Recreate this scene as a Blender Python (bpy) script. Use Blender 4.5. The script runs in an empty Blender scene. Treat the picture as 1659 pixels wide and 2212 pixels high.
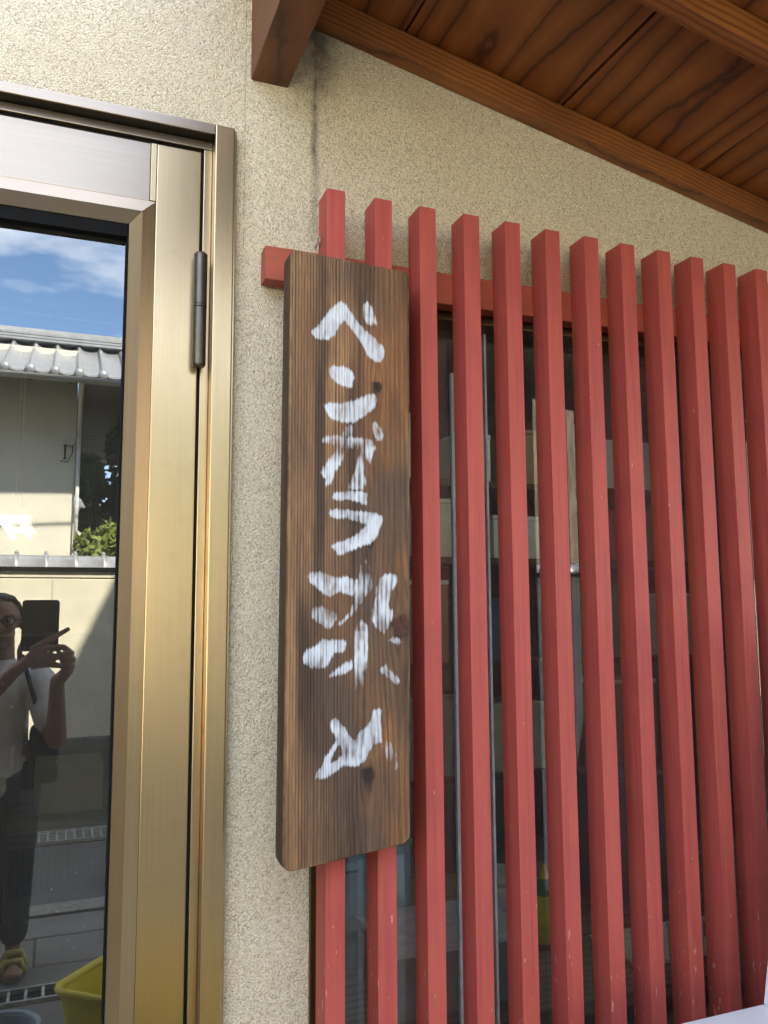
import bpy, bmesh, math, random
import numpy as np
from mathutils import Vector, Matrix, Quaternion

sc = bpy.context.scene
C = sc.collection
R = math.radians

# ------------------------------------------------------------------ camera
cam = bpy.data.cameras.new('camera')
camo = bpy.data.objects.new('camera', cam)
C.objects.link(camo)
_f = Vector((0.36213581, 0.92504474, 0.11467293)).normalized()
_r = Vector((0.93141741, -0.3639058, -0.00584662)).normalized()
_u = _r.cross(_f).normalized()
camo.matrix_world = Matrix(((_r.x, _u.x, -_f.x, 0.0), (_r.y, _u.y, -_f.y, -1.68),
                            (_r.z, _u.z, -_f.z, 1.5), (0, 0, 0, 1)))
cam.sensor_fit = 'HORIZONTAL'
cam.sensor_width = 36.0
cam.lens = 36.0 * 1779.585 / 1659.0
cam.clip_start = 0.02
cam.clip_end = 500.0
sc.camera = camo

# ------------------------------------------------------------------ sky, sun, exposure
SUN_DIR = Vector((-0.515, -1.0, -1.13)).normalized()
world = bpy.data.worlds.new('World')
sc.world = world
world.use_nodes = True
wn = world.node_tree
wn.nodes.clear()
wo = wn.nodes.new('ShaderNodeOutputWorld')
wb = wn.nodes.new('ShaderNodeBackground')
sky = wn.nodes.new('ShaderNodeTexSky')
sky.sky_type = 'NISHITA'
sky.sun_disc = False
sky.sun_elevation = math.asin(-SUN_DIR.z)
sky.sun_rotation = math.atan2(-SUN_DIR.x, -SUN_DIR.y)
sky.air_density = 1.0
sky.dust_density = 0.3
sky.ozone_density = 5.0
tc = wn.nodes.new('ShaderNodeTexCoord')
mp = wn.nodes.new('ShaderNodeMapping')
mp.inputs['Scale'].default_value = (1.0, 1.0, 2.6)
mp.inputs['Location'].default_value = (0.35, 0.2, 0.62)
cn = wn.nodes.new('ShaderNodeTexNoise')
cn.inputs['Scale'].default_value = 3.4
cn.inputs['Detail'].default_value = 7.0
cn.inputs['Roughness'].default_value = 0.56
cr = wn.nodes.new('ShaderNodeValToRGB')
cr.color_ramp.elements[0].position = 0.43
cr.color_ramp.elements[0].color = (0, 0, 0, 1)
cr.color_ramp.elements[1].position = 0.62
cr.color_ramp.elements[1].color = (0.85, 0.85, 0.85, 1)
cm = wn.nodes.new('ShaderNodeMixRGB')
cm.inputs['Color2'].default_value = (7.5, 7.9, 8.6, 1)
wn.links.new(tc.outputs['Generated'], mp.inputs['Vector'])
wn.links.new(mp.outputs['Vector'], cn.inputs['Vector'])
wn.links.new(cn.outputs['Fac'], cr.inputs['Fac'])
wn.links.new(cr.outputs['Color'], cm.inputs['Fac'])
wn.links.new(sky.outputs['Color'], cm.inputs['Color1'])
wn.links.new(cm.outputs['Color'], wb.inputs['Color'])
wb.inputs['Strength'].default_value = 0.13
wn.links.new(wb.outputs['Background'], wo.inputs['Surface'])

sl = bpy.data.lights.new('sun', 'SUN')
sl.energy = 5.0
sl.angle = R(0.53)
sl.color = (1.0, 0.93, 0.82)
so = bpy.data.objects.new('sun', sl)
C.objects.link(so)
so.location = (3, 6, 9)
so.rotation_euler = SUN_DIR.to_track_quat('-Z', 'Y').to_euler()

vs = sc.view_settings
vs.view_transform = 'Standard'
vs.look = 'None'
vs.gamma = 1.0
vs.exposure = 2.85
try:
    vs.use_curve_mapping = False
except Exception:
    pass
sc.cycles.max_bounces = 7
sc.cycles.diffuse_bounces = 3
sc.cycles.glossy_bounces = 3
sc.cycles.transparent_max_bounces = 8
sc.cycles.caustics_reflective = False
sc.cycles.caustics_refractive = False
sc.cycles.sample_clamp_indirect = 6.0

rnd = random.Random(7)

# ------------------------------------------------------------------ material helpers
class NT:
    def __init__(self, name):
        self.m = bpy.data.materials.new(name)
        self.m.use_nodes = True
        self.t = self.m.node_tree
        self.b = self.t.nodes['Principled BSDF']
        self.out = self.t.nodes['Material Output']
        self._tc = None
    def n(self, typ, **kw):
        x = self.t.nodes.new('ShaderNode' + typ)
        for k, v in kw.items():
            setattr(x, k, v)
        return x
    def l(self, a, b):
        self.t.links.new(a, b)
    def obj(self):
        if self._tc is None:
            self._tc = self.n('TexCoord')
        return self._tc.outputs['Object']
    def val(self, sock, v):
        if hasattr(v, 'node'):
            self.l(v, sock)
        else:
            sock.default_value = v
    def math(self, op, a, b=0.0, c=None, clamp=False):
        x = self.n('Math', operation=op)
        x.use_clamp = clamp
        self.val(x.inputs[0], a)
        self.val(x.inputs[1], b)
        if c is not None:
            self.val(x.inputs[2], c)
        return x.outputs[0]
    def mapping(self, vec, scale=(1, 1, 1), loc=(0, 0, 0), rot=(0, 0, 0)):
        x = self.n('Mapping')
        x.inputs['Scale'].default_value = scale
        x.inputs['Location'].default_value = loc
        x.inputs['Rotation'].default_value = rot
        self.l(vec, x.inputs['Vector'])
        return x.outputs['Vector']
    def noise(self, vec, scale, detail=3.0, rough=0.55, dist=0.0):
        x = self.n('TexNoise')
        x.inputs['Scale'].default_value = scale
        x.inputs['Detail'].default_value = detail
        x.inputs['Roughness'].default_value = rough
        x.inputs['Distortion'].default_value = dist
        self.l(vec, x.inputs['Vector'])
        return x.outputs['Fac']
    def voro(self, vec, scale, feature='F1'):
        x = self.n('TexVoronoi', feature=feature)
        x.inputs['Scale'].default_value = scale
        self.l(vec, x.inputs['Vector'])
        return x
    def ramp(self, fac, stops, interp='LINEAR'):
        x = self.n('ValToRGB')
        cr_ = x.color_ramp
        cr_.interpolation = interp
        while len(cr_.elements) < len(stops):
            cr_.elements.new(0.5)
        for e, (p, c) in zip(cr_.elements, stops):
            e.position = p
            e.color = (c[0], c[1], c[2], 1) if not isinstance(c, (int, float)) else (c, c, c, 1)
        self.l(fac, x.inputs['Fac'])
        return x.outputs['Color']
    def mix(self, fac, a, b, typ='MIX'):
        x = self.n('MixRGB', blend_type=typ)
        self.val(x.inputs[0], fac)
        for s, v in ((x.inputs[1], a), (x.inputs[2], b)):
            if hasattr(v, 'node'):
                self.l(v, s)
            else:
                s.default_value = (v[0], v[1], v[2], 1)
        return x.outputs[0]
    def sep(self, vec):
        x = self.n('SeparateXYZ')
        self.l(vec, x.inputs[0])
        return x.outputs
    def comb(self, a, b, c):
        x = self.n('CombineXYZ')
        self.val(x.inputs[0], a)
        self.val(x.inputs[1], b)
        self.val(x.inputs[2], c)
        return x.outputs[0]
    def rand(self):
        return self.n('ObjectInfo').outputs['Random']
    def bump(self, h, strength=0.3, dist=0.002, prev=None):
        x = self.n('Bump')
        x.inputs['Strength'].default_value = strength
        x.inputs['Distance'].default_value = dist
        self.l(h, x.inputs['Height'])
        if prev is not None:
            self.l(prev, x.inputs['Normal'])
        return x.outputs['Normal']
    def col(self, c):
        self.val(self.b.inputs['Base Color'], c if hasattr(c, 'node') else (c[0], c[1], c[2], 1))
    def set(self, **kw):
        for k, v in kw.items():
            self.val(self.b.inputs[k.replace('_', ' ')], v)
    def nor(self, nsock):
        self.l(nsock, self.b.inputs['Normal'])


def m_plain(name, c, rough=0.6, metal=0.0, var=0.15, scale=25.0, bump=0.0):
    k = NT(name)
    n = k.noise(k.obj(), scale, 4)
    lo = tuple(x * (1 - var) for x in c)
    hi = tuple(min(1, x * (1 + var)) for x in c)
    k.col(k.ramp(n, [(0.3, lo), (0.7, hi)]))
    k.set(Roughness=rough, Metallic=metal)
    if bump:
        k.nor(k.bump(n, bump, 0.003))
    return k.m


def m_stucco():
    k = NT('stucco')
    o = k.obj()
    v1 = k.voro(o, 300)
    v2 = k.voro(o, 480)
    n1 = k.noise(o, 90, 2.0, 0.6)
    big = k.noise(o, 3.2, 3.0)
    cell = k.sep(v1.outputs['Color'])[0]
    cell2 = k.sep(v2.outputs['Color'])[1]
    g_ = k.math('ADD', k.math('MULTIPLY', cell, 0.62), k.math('MULTIPLY', cell2, 0.38))
    c = k.ramp(g_, [(0.08, (0.38, 0.305, 0.21)), (0.22, (0.63, 0.53, 0.365)), (0.50, (0.755, 0.655, 0.465)), (0.78, (0.82, 0.73, 0.54)), (0.94, (0.90, 0.84, 0.68))])
    c = k.mix(k.math('MULTIPLY', k.math('SUBTRACT', v1.outputs['Distance'], 0.50, clamp=True), 1.6), c, (0.40, 0.32, 0.21))
    c = k.mix(k.math('MULTIPLY', k.math('SUBTRACT', big, 0.45, clamp=True), 1.0), c, (0.58, 0.48, 0.32), 'MIX')
    # rain-washed soot streak down the plaster joint and round the beam end
    s = k.sep(o)
    wob = k.math('MULTIPLY', k.math('SUBTRACT', k.noise(k.mapping(o, (1, 1, 1)), 9, 4), 0.5), 0.016)
    dx = k.math('ABSOLUTE', k.math('SUBTRACT', k.math('ADD', s[0], wob), 0.496))
    streak = k.math('SUBTRACT', 1.0, k.math('DIVIDE', dx, 0.014), clamp=True)
    dx2 = k.math('SUBTRACT', 1.0, k.math('DIVIDE', dx, 0.075), clamp=True)
    zf = k.math('MULTIPLY', k.math('SUBTRACT', s[2], 2.22, clamp=False), 2.8, clamp=True)
    zf2 = k.math('MULTIPLY', k.math('SUBTRACT', s[2], 2.56, clamp=False), 3.6, clamp=True)
    patch = k.noise(o, 26, 4)
    f = k.math('MULTIPLY', k.math('MULTIPLY', streak, zf), k.math('MULTIPLY', patch, 1.7), clamp=True)
    f2 = k.math('MULTIPLY', k.math('MULTIPLY', dx2, zf2), k.math('MULTIPLY', patch, 2.6), clamp=True)
    f = k.math('MAXIMUM', f, f2)
    c = k.mix(k.math('MULTIPLY', f, 0.9), c, (0.085, 0.07, 0.05))
    dx3 = k.math('ABSOLUTE', k.math('SUBTRACT', k.math('ADD', s[0], k.math('MULTIPLY', wob, 0.5)), 0.338))
    crack = k.math('LESS_THAN', dx3, 0.0011)
    crack = k.math('MULTIPLY', crack, k.math('GREATER_THAN', k.noise(o, 18, 2), 0.46))
    crack = k.math('MULTIPLY', crack, k.math('GREATER_THAN', s[2], 2.22))
    c = k.mix(k.math('MULTIPLY', crack, 0.45), c, (0.16, 0.13, 0.10))
    # a few specks of red paint
    vr = k.voro(o, 7.5)
    red = k.math('LESS_THAN', vr.outputs['Distance'], 0.024)
    c = k.mix(k.math('MULTIPLY', red, 0.85), c, (0.36, 0.06, 0.05))
    k.col(c)
    k.set(Roughness=0.9)
    h = k.math('SUBTRACT', k.math('ADD', k.math('MULTIPLY', n1, 0.8), k.math('MULTIPLY', cell, 0.35)), k.math('MULTIPLY', v1.outputs['Distance'], 0.8))
    k.nor(k.bump(h, 0.7, 0.005))
    return k.m


def m_red(name='red_oxide_paint', base=(0.425, 0.070, 0.054), axis='Z'):
    k = NT(name)
    o = k.obj()
    rn = k.rand()
    off = k.comb(k.math('MULTIPLY', rn, 13.0), k.math('MULTIPLY', rn, 7.0), k.math('MULTIPLY', rn, 23.0))
    va = k.n('VectorMath', operation='ADD')
    k.l(o, va.inputs[0]); k.l(off, va.inputs[1])
    p = va.outputs[0]
    sc_ = (1, 1, 0.03) if axis == 'Z' else (0.03, 1, 1)
    st = k.noise(k.mapping(p, sc_), 130, 4, 0.6)
    st2 = k.noise(k.mapping(p, (1, 1, 0.12) if axis == 'Z' else (0.12, 1, 1)), 34, 4, 0.6)
    big = k.noise(p, 5, 3)
    d = tuple(x * 0.82 for x in base)
    l = (base[0] * 1.12, base[1] * 1.16, base[2] * 1.15)
    c = k.ramp(st, [(0.30, d), (0.5, base), (0.72, l)])
    c = k.mix(k.math('MULTIPLY', k.math('SUBTRACT', st2, 0.45, clamp=True), 1.8), c, (0.46, 0.098, 0.052))
    c = k.mix(k.math('MULTIPLY', k.math('SUBTRACT', big, 0.5, clamp=True), 1.6), c, (0.27, 0.042, 0.046))
    # weather chips, more of them low down where things knock against the wood
    s = k.sep(o)
    chipn = k.noise(k.mapping(p, (1, 1, 0.30)), 90, 3, 0.6)
    zone = k.noise(k.mapping(p, (1, 1, 0.5)), 7, 2)
    low = k.math('MULTIPLY', k.math('SUBTRACT', 1.05, s[2]), 0.35, clamp=True) if axis == 'Z' else 0.02
    th = k.math('SUBTRACT', 0.735, k.math('MULTIPLY', low, k.math('MULTIPLY', zone, 1.0)))
    chip = k.math('GREATER_THAN', chipn, th)
    c = k.mix(k.math('MULTIPLY', chip, 0.8), c, (0.58, 0.33, 0.22))
    k.col(c)
    k.set(Roughness=k.math('ADD', 0.50, k.math('MULTIPLY', st2, 0.25)))
    k.b.inputs['Specular IOR Level'].default_value = 0.55
    k.nor(k.bump(k.math('ADD', st, k.math('MULTIPLY', st2, 0.5)), 0.30, 0.0012))
    return k.m


def m_wood(name, dark, mid, light, axis='Y', rings=46.0, rough=0.45, bowl=0.05, fib=300.0, a0=0.0, wob=1.0):
    """sawn timber: rings of a log cut lengthwise, so the face shows arches in the middle and straight lines at the sides"""
    k = NT(name)
    o = k.obj()
    rn = k.rand()
    s = k.sep(o)
    ix = {'X': (1, 2, 0), 'Y': (0, 2, 1), 'Z': (0, 1, 2)}[axis]
    a, b, g = s[ix[0]], s[ix[1]], s[ix[2]]
    a = k.math('ADD', a, k.math('MULTIPLY', k.math('SUBTRACT', rn, 0.5), 0.10 + a0))
    g = k.math('ADD', g, k.math('MULTIPLY', rn, 9.0))
    v = k.comb(a, b, k.math('MULTIPLY', g, 0.28))
    n1 = k.math('SUBTRACT', k.noise(v, 4.0, 1), 0.5)
    n2 = k.math('SUBTRACT', k.noise(k.comb(a, b, k.math('MULTIPLY', g, 0.6)), 9.0, 3), 0.5)
    aa = k.math('ADD', a, k.math('MULTIPLY', n1, 0.10 * wob))
    bb = k.math('ADD', k.math('ADD', b, bowl), k.math('MULTIPLY', k.math('ADD', k.math('MULTIPLY', n1, 1.0), k.math('MULTIPLY', n2, 0.25)), 0.11 * wob))
    rad = k.math('SQRT', k.math('ADD', k.math('MULTIPLY', aa, aa), k.math('MULTIPLY', bb, bb)))
    fr = k.math('FRACT', k.math('MULTIPLY', k.math('ADD', rad, k.math('MULTIPLY', n2, 0.005)), rings))
    c = k.ramp(fr, [(0.0, dark), (0.09, mid), (0.55, light), (0.93, mid), (1.0, dark)])
    fv = k.comb(a, b, k.math('MULTIPLY', g, 0.02))
    f = k.noise(fv, fib, 3, 0.6)
    c = k.mix(0.40, c, k.ramp(f, [(0.3, (0.45, 0.42, 0.40)), (0.7, (1.25, 1.25, 1.25))]), 'MULTIPLY')
    big = k.noise(o, 3.5, 3)
    c = k.mix(0.55, c, k.ramp(big, [(0.3, (0.42, 0.36, 0.33)), (0.7, (1.3, 1.3, 1.3))]), 'MULTIPLY')
    k.col(c)
    k.set(Roughness=k.math('ADD', rough - 0.08, k.math('MULTIPLY', f, 0.2)))
    k.nor(k.bump(k.math('ADD', f, k.math('MULTIPLY', fr, 0.4)), 0.18, 0.001))
    return k.m


def m_metal(name, c=(0.53, 0.395, 0.228), rough=0.29, axis='Z', aniso=0.0):
    k = NT(name)
    o = k.obj()
    sc_ = {'Z': (1, 1, 0.012), 'X': (0.012, 1, 1)}[axis]
    br = k.noise(k.mapping(o, sc_), 260, 2, 0.6)
    br2 = k.noise(k.mapping(o, {'Z': (1, 1, 0.03), 'X': (0.03, 1, 1)}[axis]), 60, 3, 0.6)
    dirt = k.noise(o, 16, 5, 0.65)
    spots = k.voro(o, 46)
    cc = k.ramp(br, [(0.25, tuple(x * 0.95 for x in c)), (0.75, tuple(min(1, x * 1.04) for x in c))])
    cc = k.mix(k.math('MULTIPLY', k.math('SUBTRACT', dirt, 0.54, clamp=True), 1.0), cc, (0.36, 0.255, 0.14))
    pit = k.math('MULTIPLY', k.math('LESS_THAN', spots.outputs['Distance'], 0.03), k.math('GREATER_THAN', dirt, 0.52))
    cc = k.mix(k.math('MULTIPLY', pit, 0.6), cc, (0.10, 0.07, 0.05))
    k.col(cc)
    k.set(Metallic=1.0, Roughness=k.math('ADD', rough - 0.05, k.math('MULTIPLY', k.math('ADD', br2, k.math('MULTIPLY', dirt, 0.3)), 0.09)))
    k.b.inputs['Anisotropic'].default_value = aniso
    tg = k.n('Tangent', direction_type='RADIAL', axis='Z')
    if axis == 'Z':
        k.b.inputs['Anisotropic Rotation'].default_value = 0.25
    k.l(tg.outputs[0], k.b.inputs['Tangent'])
    return k.m


def m_glass(name, refl=0.3, tint=(0.62, 0.66, 0.58), dirt=0.05):
    k = NT(name)
    t = k.t
    t.nodes.remove(k.b)
    gl = k.n('BsdfGlossy')
    gl.inputs['Roughness'].default_value = 0.0
    gl.inputs['Color'].default_value = (1.0, 1.0, 0.96, 1)
    tr = k.n('BsdfTransparent')
    tr.inputs['Color'].default_value = (*tint, 1)
    lw = k.n('LayerWeight')
    lw.inputs['Blend'].default_value = 0.28
    fac = k.math('ADD', refl, k.math('MULTIPLY', lw.outputs['Fresnel'], 0.7 * (1 - refl)), clamp=True)
    mx = k.n('MixShader')
    k.l(fac, mx.inputs[0]); k.l(tr.outputs[0], mx.inputs[1]); k.l(gl.outputs[0], mx.inputs[2])
    # dust and dried drops on the pane; the layer also paints reflection haze
    o = k.obj()
    df = k.n('BsdfDiffuse')
    df.inputs['Color'].default_value = (0.55, 0.55, 0.5, 1)
    sp = k.voro(o, 42)
    spk = k.math('MULTIPLY', k.math('LESS_THAN', sp.outputs['Distance'], 0.05), k.math('GREATER_THAN', k.noise(o, 9, 2), 0.52))
    haze_film = k.math('MULTIPLY', k.noise(o, 6, 5, 0.65), dirt)
    mx2 = k.n('MixShader')
    k.l(k.math('ADD', haze_film, k.math('MULTIPLY', spk, 0.35), clamp=True), mx2.inputs[0])
    k.l(mx.outputs[0], mx2.inputs[1]); k.l(df.outputs[0], mx2.inputs[2])
    k.l(mx2.outputs[0], k.out.inputs['Surface'])
    return k.m


def m_clear(name, tint=(0.93, 0.95, 0.93)):
    k = NT(name)
    k.t.nodes.remove(k.b)
    tr = k.n('BsdfTransparent')
    tr.inputs['Color'].default_value = (*tint, 1)
    k.l(tr.outputs[0], k.out.inputs['Surface'])
    return k.m


def m_emit(name, c, s):
    k = NT(name)
    k.col((0.8, 0.8, 0.8))
    k.b.inputs['Emission Color'].default_value = (*c, 1)
    k.b.inputs['Emission Strength'].default_value = s
    return k.m


def m_asphalt(name, base, fleck=True, moss=False):
    k = NT(name)
    o = k.obj()
    n = k.noise(o, 130, 4, 0.7)
    big = k.noise(o, 2.5, 5, 0.6)
    c = k.ramp(n, [(0.3, tuple(x * 0.55 for x in base)), (0.7, tuple(x * 1.45 for x in base))])
    c = k.mix(k.math('MULTIPLY', k.math('SUBTRACT', big, 0.42, clamp=True), 1.8), c, tuple(x * 0.55 for x in base))
    if fleck:
        v = k.voro(o, 13)
        f = k.math('LESS_THAN', v.outputs['Distance'], 0.085)
        f = k.math('MULTIPLY', f, k.math('GREATER_THAN', k.noise(o, 3, 2), 0.47))
        c = k.mix(f, c, (0.5, 0.49, 0.45))
    if moss:
        g = k.noise(o, 8, 5, 0.7)
        c = k.mix(k.math('MULTIPLY', k.math('SUBTRACT', g, 0.40, clamp=True), 2.6, clamp=True), c, (0.085, 0.095, 0.035))
    k.col(c)
    k.set(Roughness=0.92)
    k.nor(k.bump(n, 0.5, 0.004))
    return k.m


M = {}
M['stucco'] = m_stucco()
M['red'] = m_red()
M['red_rail'] = m_red('red_oxide_rail', (0.36, 0.072, 0.036), 'X')
M['purlin'] = m_wood('stained_beam', (0.070, 0.018, 0.004), (0.155, 0.046, 0.010), (0.215, 0.072, 0.017), 'Y', 70, 0.52, 0.45, wob=0.5)
M['rafter'] = m_wood('stained_rafter', (0.085, 0.023, 0.005), (0.22, 0.070, 0.015), (0.31, 0.112, 0.026), 'X', 80, 0.50, 0.40, wob=0.6)
M['roof_board'] = m_wood('cedar_board', (0.050, 0.010, 0.002), (0.225, 0.060, 0.009), (0.32, 0.105, 0.018), 'Y', 17, 0.50, 0.05, 260, wob=1.25)
M['metal_v'] = m_metal('bronze_aluminium', axis='Z')
M['metal_h'] = m_metal('bronze_aluminium_rail', (0.36, 0.29, 0.22), 0.34, 'X')
M['metal_d'] = m_metal('dark_bronze', (0.17, 0.12, 0.06), 0.35, 'Z')
M['tile'] = m_plain('silver_kawara', (0.34, 0.35, 0.36), 0.33, 0.15, 0.18, 14)
M['hinge'] = m_plain('gunmetal', (0.12, 0.105, 0.085), 0.36, 0.9, 0.12, 60)
M['recess_shade'] = m_plain('recess_shade_bronze', (0.030, 0.022, 0.012), 0.6, 0.0, 0.2)  # shade under the door head put into this near-black colour
M['rubber'] = m_plain('black_rubber', (0.009, 0.009, 0.009), 0.9)
M['rubber'].node_tree.nodes['Principled BSDF'].inputs['Specular IOR Level'].default_value = 0.12
M['black'] = m_plain('black_void', (0.008, 0.007, 0.006), 0.8)
M['glass'] = m_glass('door_glass', 0.145, (0.36, 0.33, 0.26))
M['win_glass'] = m_glass('window_glass', 0.075, (0.78, 0.79, 0.77), 0.17)  # heavier dust layer also paints the murky reflections of this pane
M['clear'] = m_clear('clear_side')

# ------------------------------------------------------------------ mesh helpers
class B:
    """collects shapes for ONE mesh object"""
    def __init__(self):
        self.bm = bmesh.new()
    def box(self, x0, x1, y0, y1, z0, z1, bev=0.0, seg=2):
        vs_ = [self.bm.verts.new(p) for p in ((x0, y0, z0), (x1, y0, z0), (x1, y1, z0), (x0, y1, z0),
                                             (x0, y0, z1), (x1, y0, z1), (x1, y1, z1), (x0, y1, z1))]
        fs = [self.bm.faces.new([vs_[i] for i in q]) for q in
              ((0, 3, 2, 1), (4, 5, 6, 7), (0, 1, 5, 4), (1, 2, 6, 5), (2, 3, 7, 6), (3, 0, 4, 7))]
        if bev:
            es = list({e for f in fs for e in f.edges})
            bmesh.ops.bevel(self.bm, geom=es, offset=bev, segments=seg, profile=0.6, affect='EDGES')
        return self
    def quad(self, *pts):
        self.bm.faces.new([self.bm.verts.new(p) for p in pts])
        return self
    def prism(self, pts, axis, d0, d1):
        """outline pts (2-D) extruded along axis from d0 to d1"""
        def P(p, d):
            return {'X': (d, p[0], p[1]), 'Y': (p[0], d, p[1]), 'Z': (p[0], p[1], d)}[axis]
        a = [self.bm.verts.new(P(p, d0)) for p in pts]
        b = [self.bm.verts.new(P(p, d1)) for p in pts]
        n = len(pts)
        self.bm.faces.new(a)
        self.bm.faces.new(list(reversed(b)))
        for i in range(n):
            self.bm.faces.new((a[i], b[i], b[(i + 1) % n], a[(i + 1) % n]))
        return self
    def tube(self, pts, r, seg=8, cap=True):
        pts = [Vector(p) for p in pts]
        rs = r if isinstance(r, (list, tuple)) else [r] * len(pts)
        rings = []
        prev = None
        for i, p in enumerate(pts):
            t = (pts[min(i + 1, len(pts) - 1)] - pts[max(i - 1, 0)]).normalized()
            ref = Vector((0, 0, 1)) if abs(t.z) < 0.9 else Vector((1, 0, 0))
            if prev is None:
                a = t.cross(ref).normalized()
            else:
                a = (prev - t * prev.dot(t)).normalized()
            prev = a
            b = t.cross(a)
            rings.append([self.bm.verts.new(p + (a * math.cos(q) + b * math.sin(q)) * rs[i])
                          for q in (2 * math.pi * j / seg for j in range(seg))])
        for i in range(len(rings) - 1):
            for j in range(seg):
                self.bm.faces.new((rings[i][j], rings[i][(j + 1) % seg], rings[i + 1][(j + 1) % seg], rings[i + 1][j]))
        if cap:
            self.bm.faces.new(list(reversed(rings[0])))
            self.bm.faces.new(rings[-1])
        return self
    def lathe(self, prof, c=(0, 0, 0), seg=20, cap=True):
        rings = []
        for r_, z in prof:
            rings.append([self.bm.verts.new((c[0] + r_ * math.cos(2 * math.pi * j / seg), c[1] + r_ * math.sin(2 * math.pi * j / seg), c[2] + z))
                          for j in range(seg)])
        for i in range(len(rings) - 1):
            for j in range(seg):
                self.bm.faces.new((rings[i][j], rings[i][(j + 1) % seg], rings[i + 1][(j + 1) % seg], rings[i + 1][j]))
        if cap:
            self.bm.faces.new(list(reversed(rings[0])))
            self.bm.faces.new(rings[-1])
        return self
    def ball(self, c, r, sub=2, scale=(1, 1, 1), rot=None):
        mtx = Matrix.Translation(c) @ (rot.to_matrix().to_4x4() if rot else Matrix.Identity(4)) @ Matrix.Diagonal((*scale, 1))
        bmesh.ops.create_icosphere(self.bm, subdivisions=sub, radius=r, matrix=mtx)
        return self
    def limb(self, p0, r0, p1, r1, seg=12):
        self.ball(p0, r0, 2)
        self.ball(p1, r1, 2)
        self.tube([p0, p1], [r0, r1], seg)
        return self
    def build(self, name, m, parent=None, smooth=False, loc=None, ang=None):
        bmesh.ops.recalc_face_normals(self.bm, faces=self.bm.faces)
        me = bpy.data.meshes.new(name)
        self.bm.to_mesh(me)
        self.bm.free()
        return link(name, me, m, parent, smooth, loc)


def link(name, me, m, parent=None, smooth=False, loc=None):
    for x in (m if isinstance(m, (list, tuple)) else [m]):
        me.materials.append(M[x] if isinstance(x, str) else x)
    if smooth:
        for p in me.polygons:
            p.use_smooth = True
    o = bpy.data.objects.new(name, me)
    C.objects.link(o)
    if loc is not None:
        o.location = loc
    if parent is not None:
        o.parent = parent
    return o


def smooth_by_angle(o, deg=40):
    me = o.data
    for p in me.polygons:
        p.use_smooth = True
    try:
        me.set_sharp_from_angle(angle=R(deg))
    except Exception:
        pass
    return o


def tag(o, label=None, cat=None, group=None, kind=None):
    if label:
        o['label'] = label
    if cat:
        o['category'] = cat
    if group:
        o['group'] = group
    if kind:
        o['kind'] = kind
    return o


def empty(name, loc=(0, 0, 0), label=None, cat=None, group=None):
    o = bpy.data.objects.new(name, None)
    C.objects.link(o)
    o.location = loc
    o.empty_display_size = 0.1
    tag(o, label, cat, group)
    return o


def local(par, *pts):
    return [tuple(Vector(p) - par.location) for p in pts]


# ------------------------------------------------------------------ ground and setting
M['soil'] = m_asphalt('packed_earth', (0.12, 0.105, 0.085), False, False)
M['asphalt'] = m_asphalt('asphalt', (0.13, 0.125, 0.115), True)
M['concrete'] = m_asphalt('pavement_concrete', (0.23, 0.215, 0.19), True)
M['moss'] = m_asphalt('mossy_strip', (0.12, 0.115, 0.09), False, True)
M['block'] = m_asphalt('mossy_concrete', (0.21, 0.20, 0.17), False, True)

g = B()
g.quad((-90, -160, -0.02), (90, -160, -0.02), (90, 40, -0.02), (-90, 40, -0.02))
tag(g.build('ground', 'soil'), kind='structure')

road = B()
road.box(-14, 14, -4.10, -2.96, -0.015, 0.0)
tag(road.build('road', 'asphalt'), kind='structure')
kerb = B()
kerb.box(-14, 14, -2.955, -2.80, -0.015, 0.012, 0.006)
tag(kerb.build('kerb', m_plain('kerb_stone', (0.26, 0.25, 0.21), 0.85, 0, 0.3, 40, 0.3)), kind='structure')
pav = B()
pav.box(-14, 14, -2.795, -0.002, -0.018, -0.006)
pavo = tag(pav.build('pavement', 'soil'), kind='structure')
# slabs seen in the door glass, with open joints between them
for (y0, y1) in ((-2.79, -2.526), (-2.518, -2.194), (-2.186, -1.985), (-1.845, -1.20), (-1.192, -0.60), (-0.592, -0.004)):
    off = {-2.518: 0.25, -1.192: 0.3}.get(y0, 0.0)
    x = -2.5 + off
    while x < 2.2:
        sb = B()
        sb.box(-0.295, 0.295, -(y1 - y0) / 2, (y1 - y0) / 2, -0.010, 0.0, 0.004, 1)
        o = sb.build('paving_slab', 'concrete', pavo)
        o.location = (x + 0.10, (y0 + y1) / 2, rnd.uniform(-0.001, 0.002))
        x += 0.60
strip = B()
strip.box(-14, 14, -4.80, -4.105, -0.015, 0.004)
tag(strip.build('verge', 'moss'), kind='structure')

# ------------------------------------------------------------------ drain grates
M['galv'] = m_plain('galvanised_steel', (0.52, 0.52, 0.50), 0.5, 0.3, 0.25, 40)
def grate(name, loc, nx, ny, cx, cy, bar, label):
    e = empty(name, loc, label, 'drain grate')
    b_ = B()
    b_.box(0, nx * cx, 0, ny * cy, -0.014, -0.010)
    b_.build('drain_well', 'black', e)
    f_ = B()
    for j in range(ny + 1):
        f_.box(0, nx * cx + bar, j * cy - bar / 2, j * cy + bar / 2, -0.009, 0.010)
    f_.build('frame_bar', 'galv', e)
    for i in range(nx + 1):
        q = B()
        q.box(i * cx, i * cx + bar, bar / 2 + 0.001, ny * cy - bar / 2 - 0.001, -0.008, 0.006)
        q.build('cross_bar', 'galv', e)
    return e
grate('channel_grate', (-1.2, -1.972, 0.004), 38, 1, 0.0625, 0.115, 0.011, 'white barred channel grate across the pavement beside the yellow tub')
grate('gutter_grate', (-0.08, -4.42, 0.006), 22, 4, 0.055, 0.065, 0.012, 'steel mesh gutter grate at the foot of the garden wall')

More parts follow.
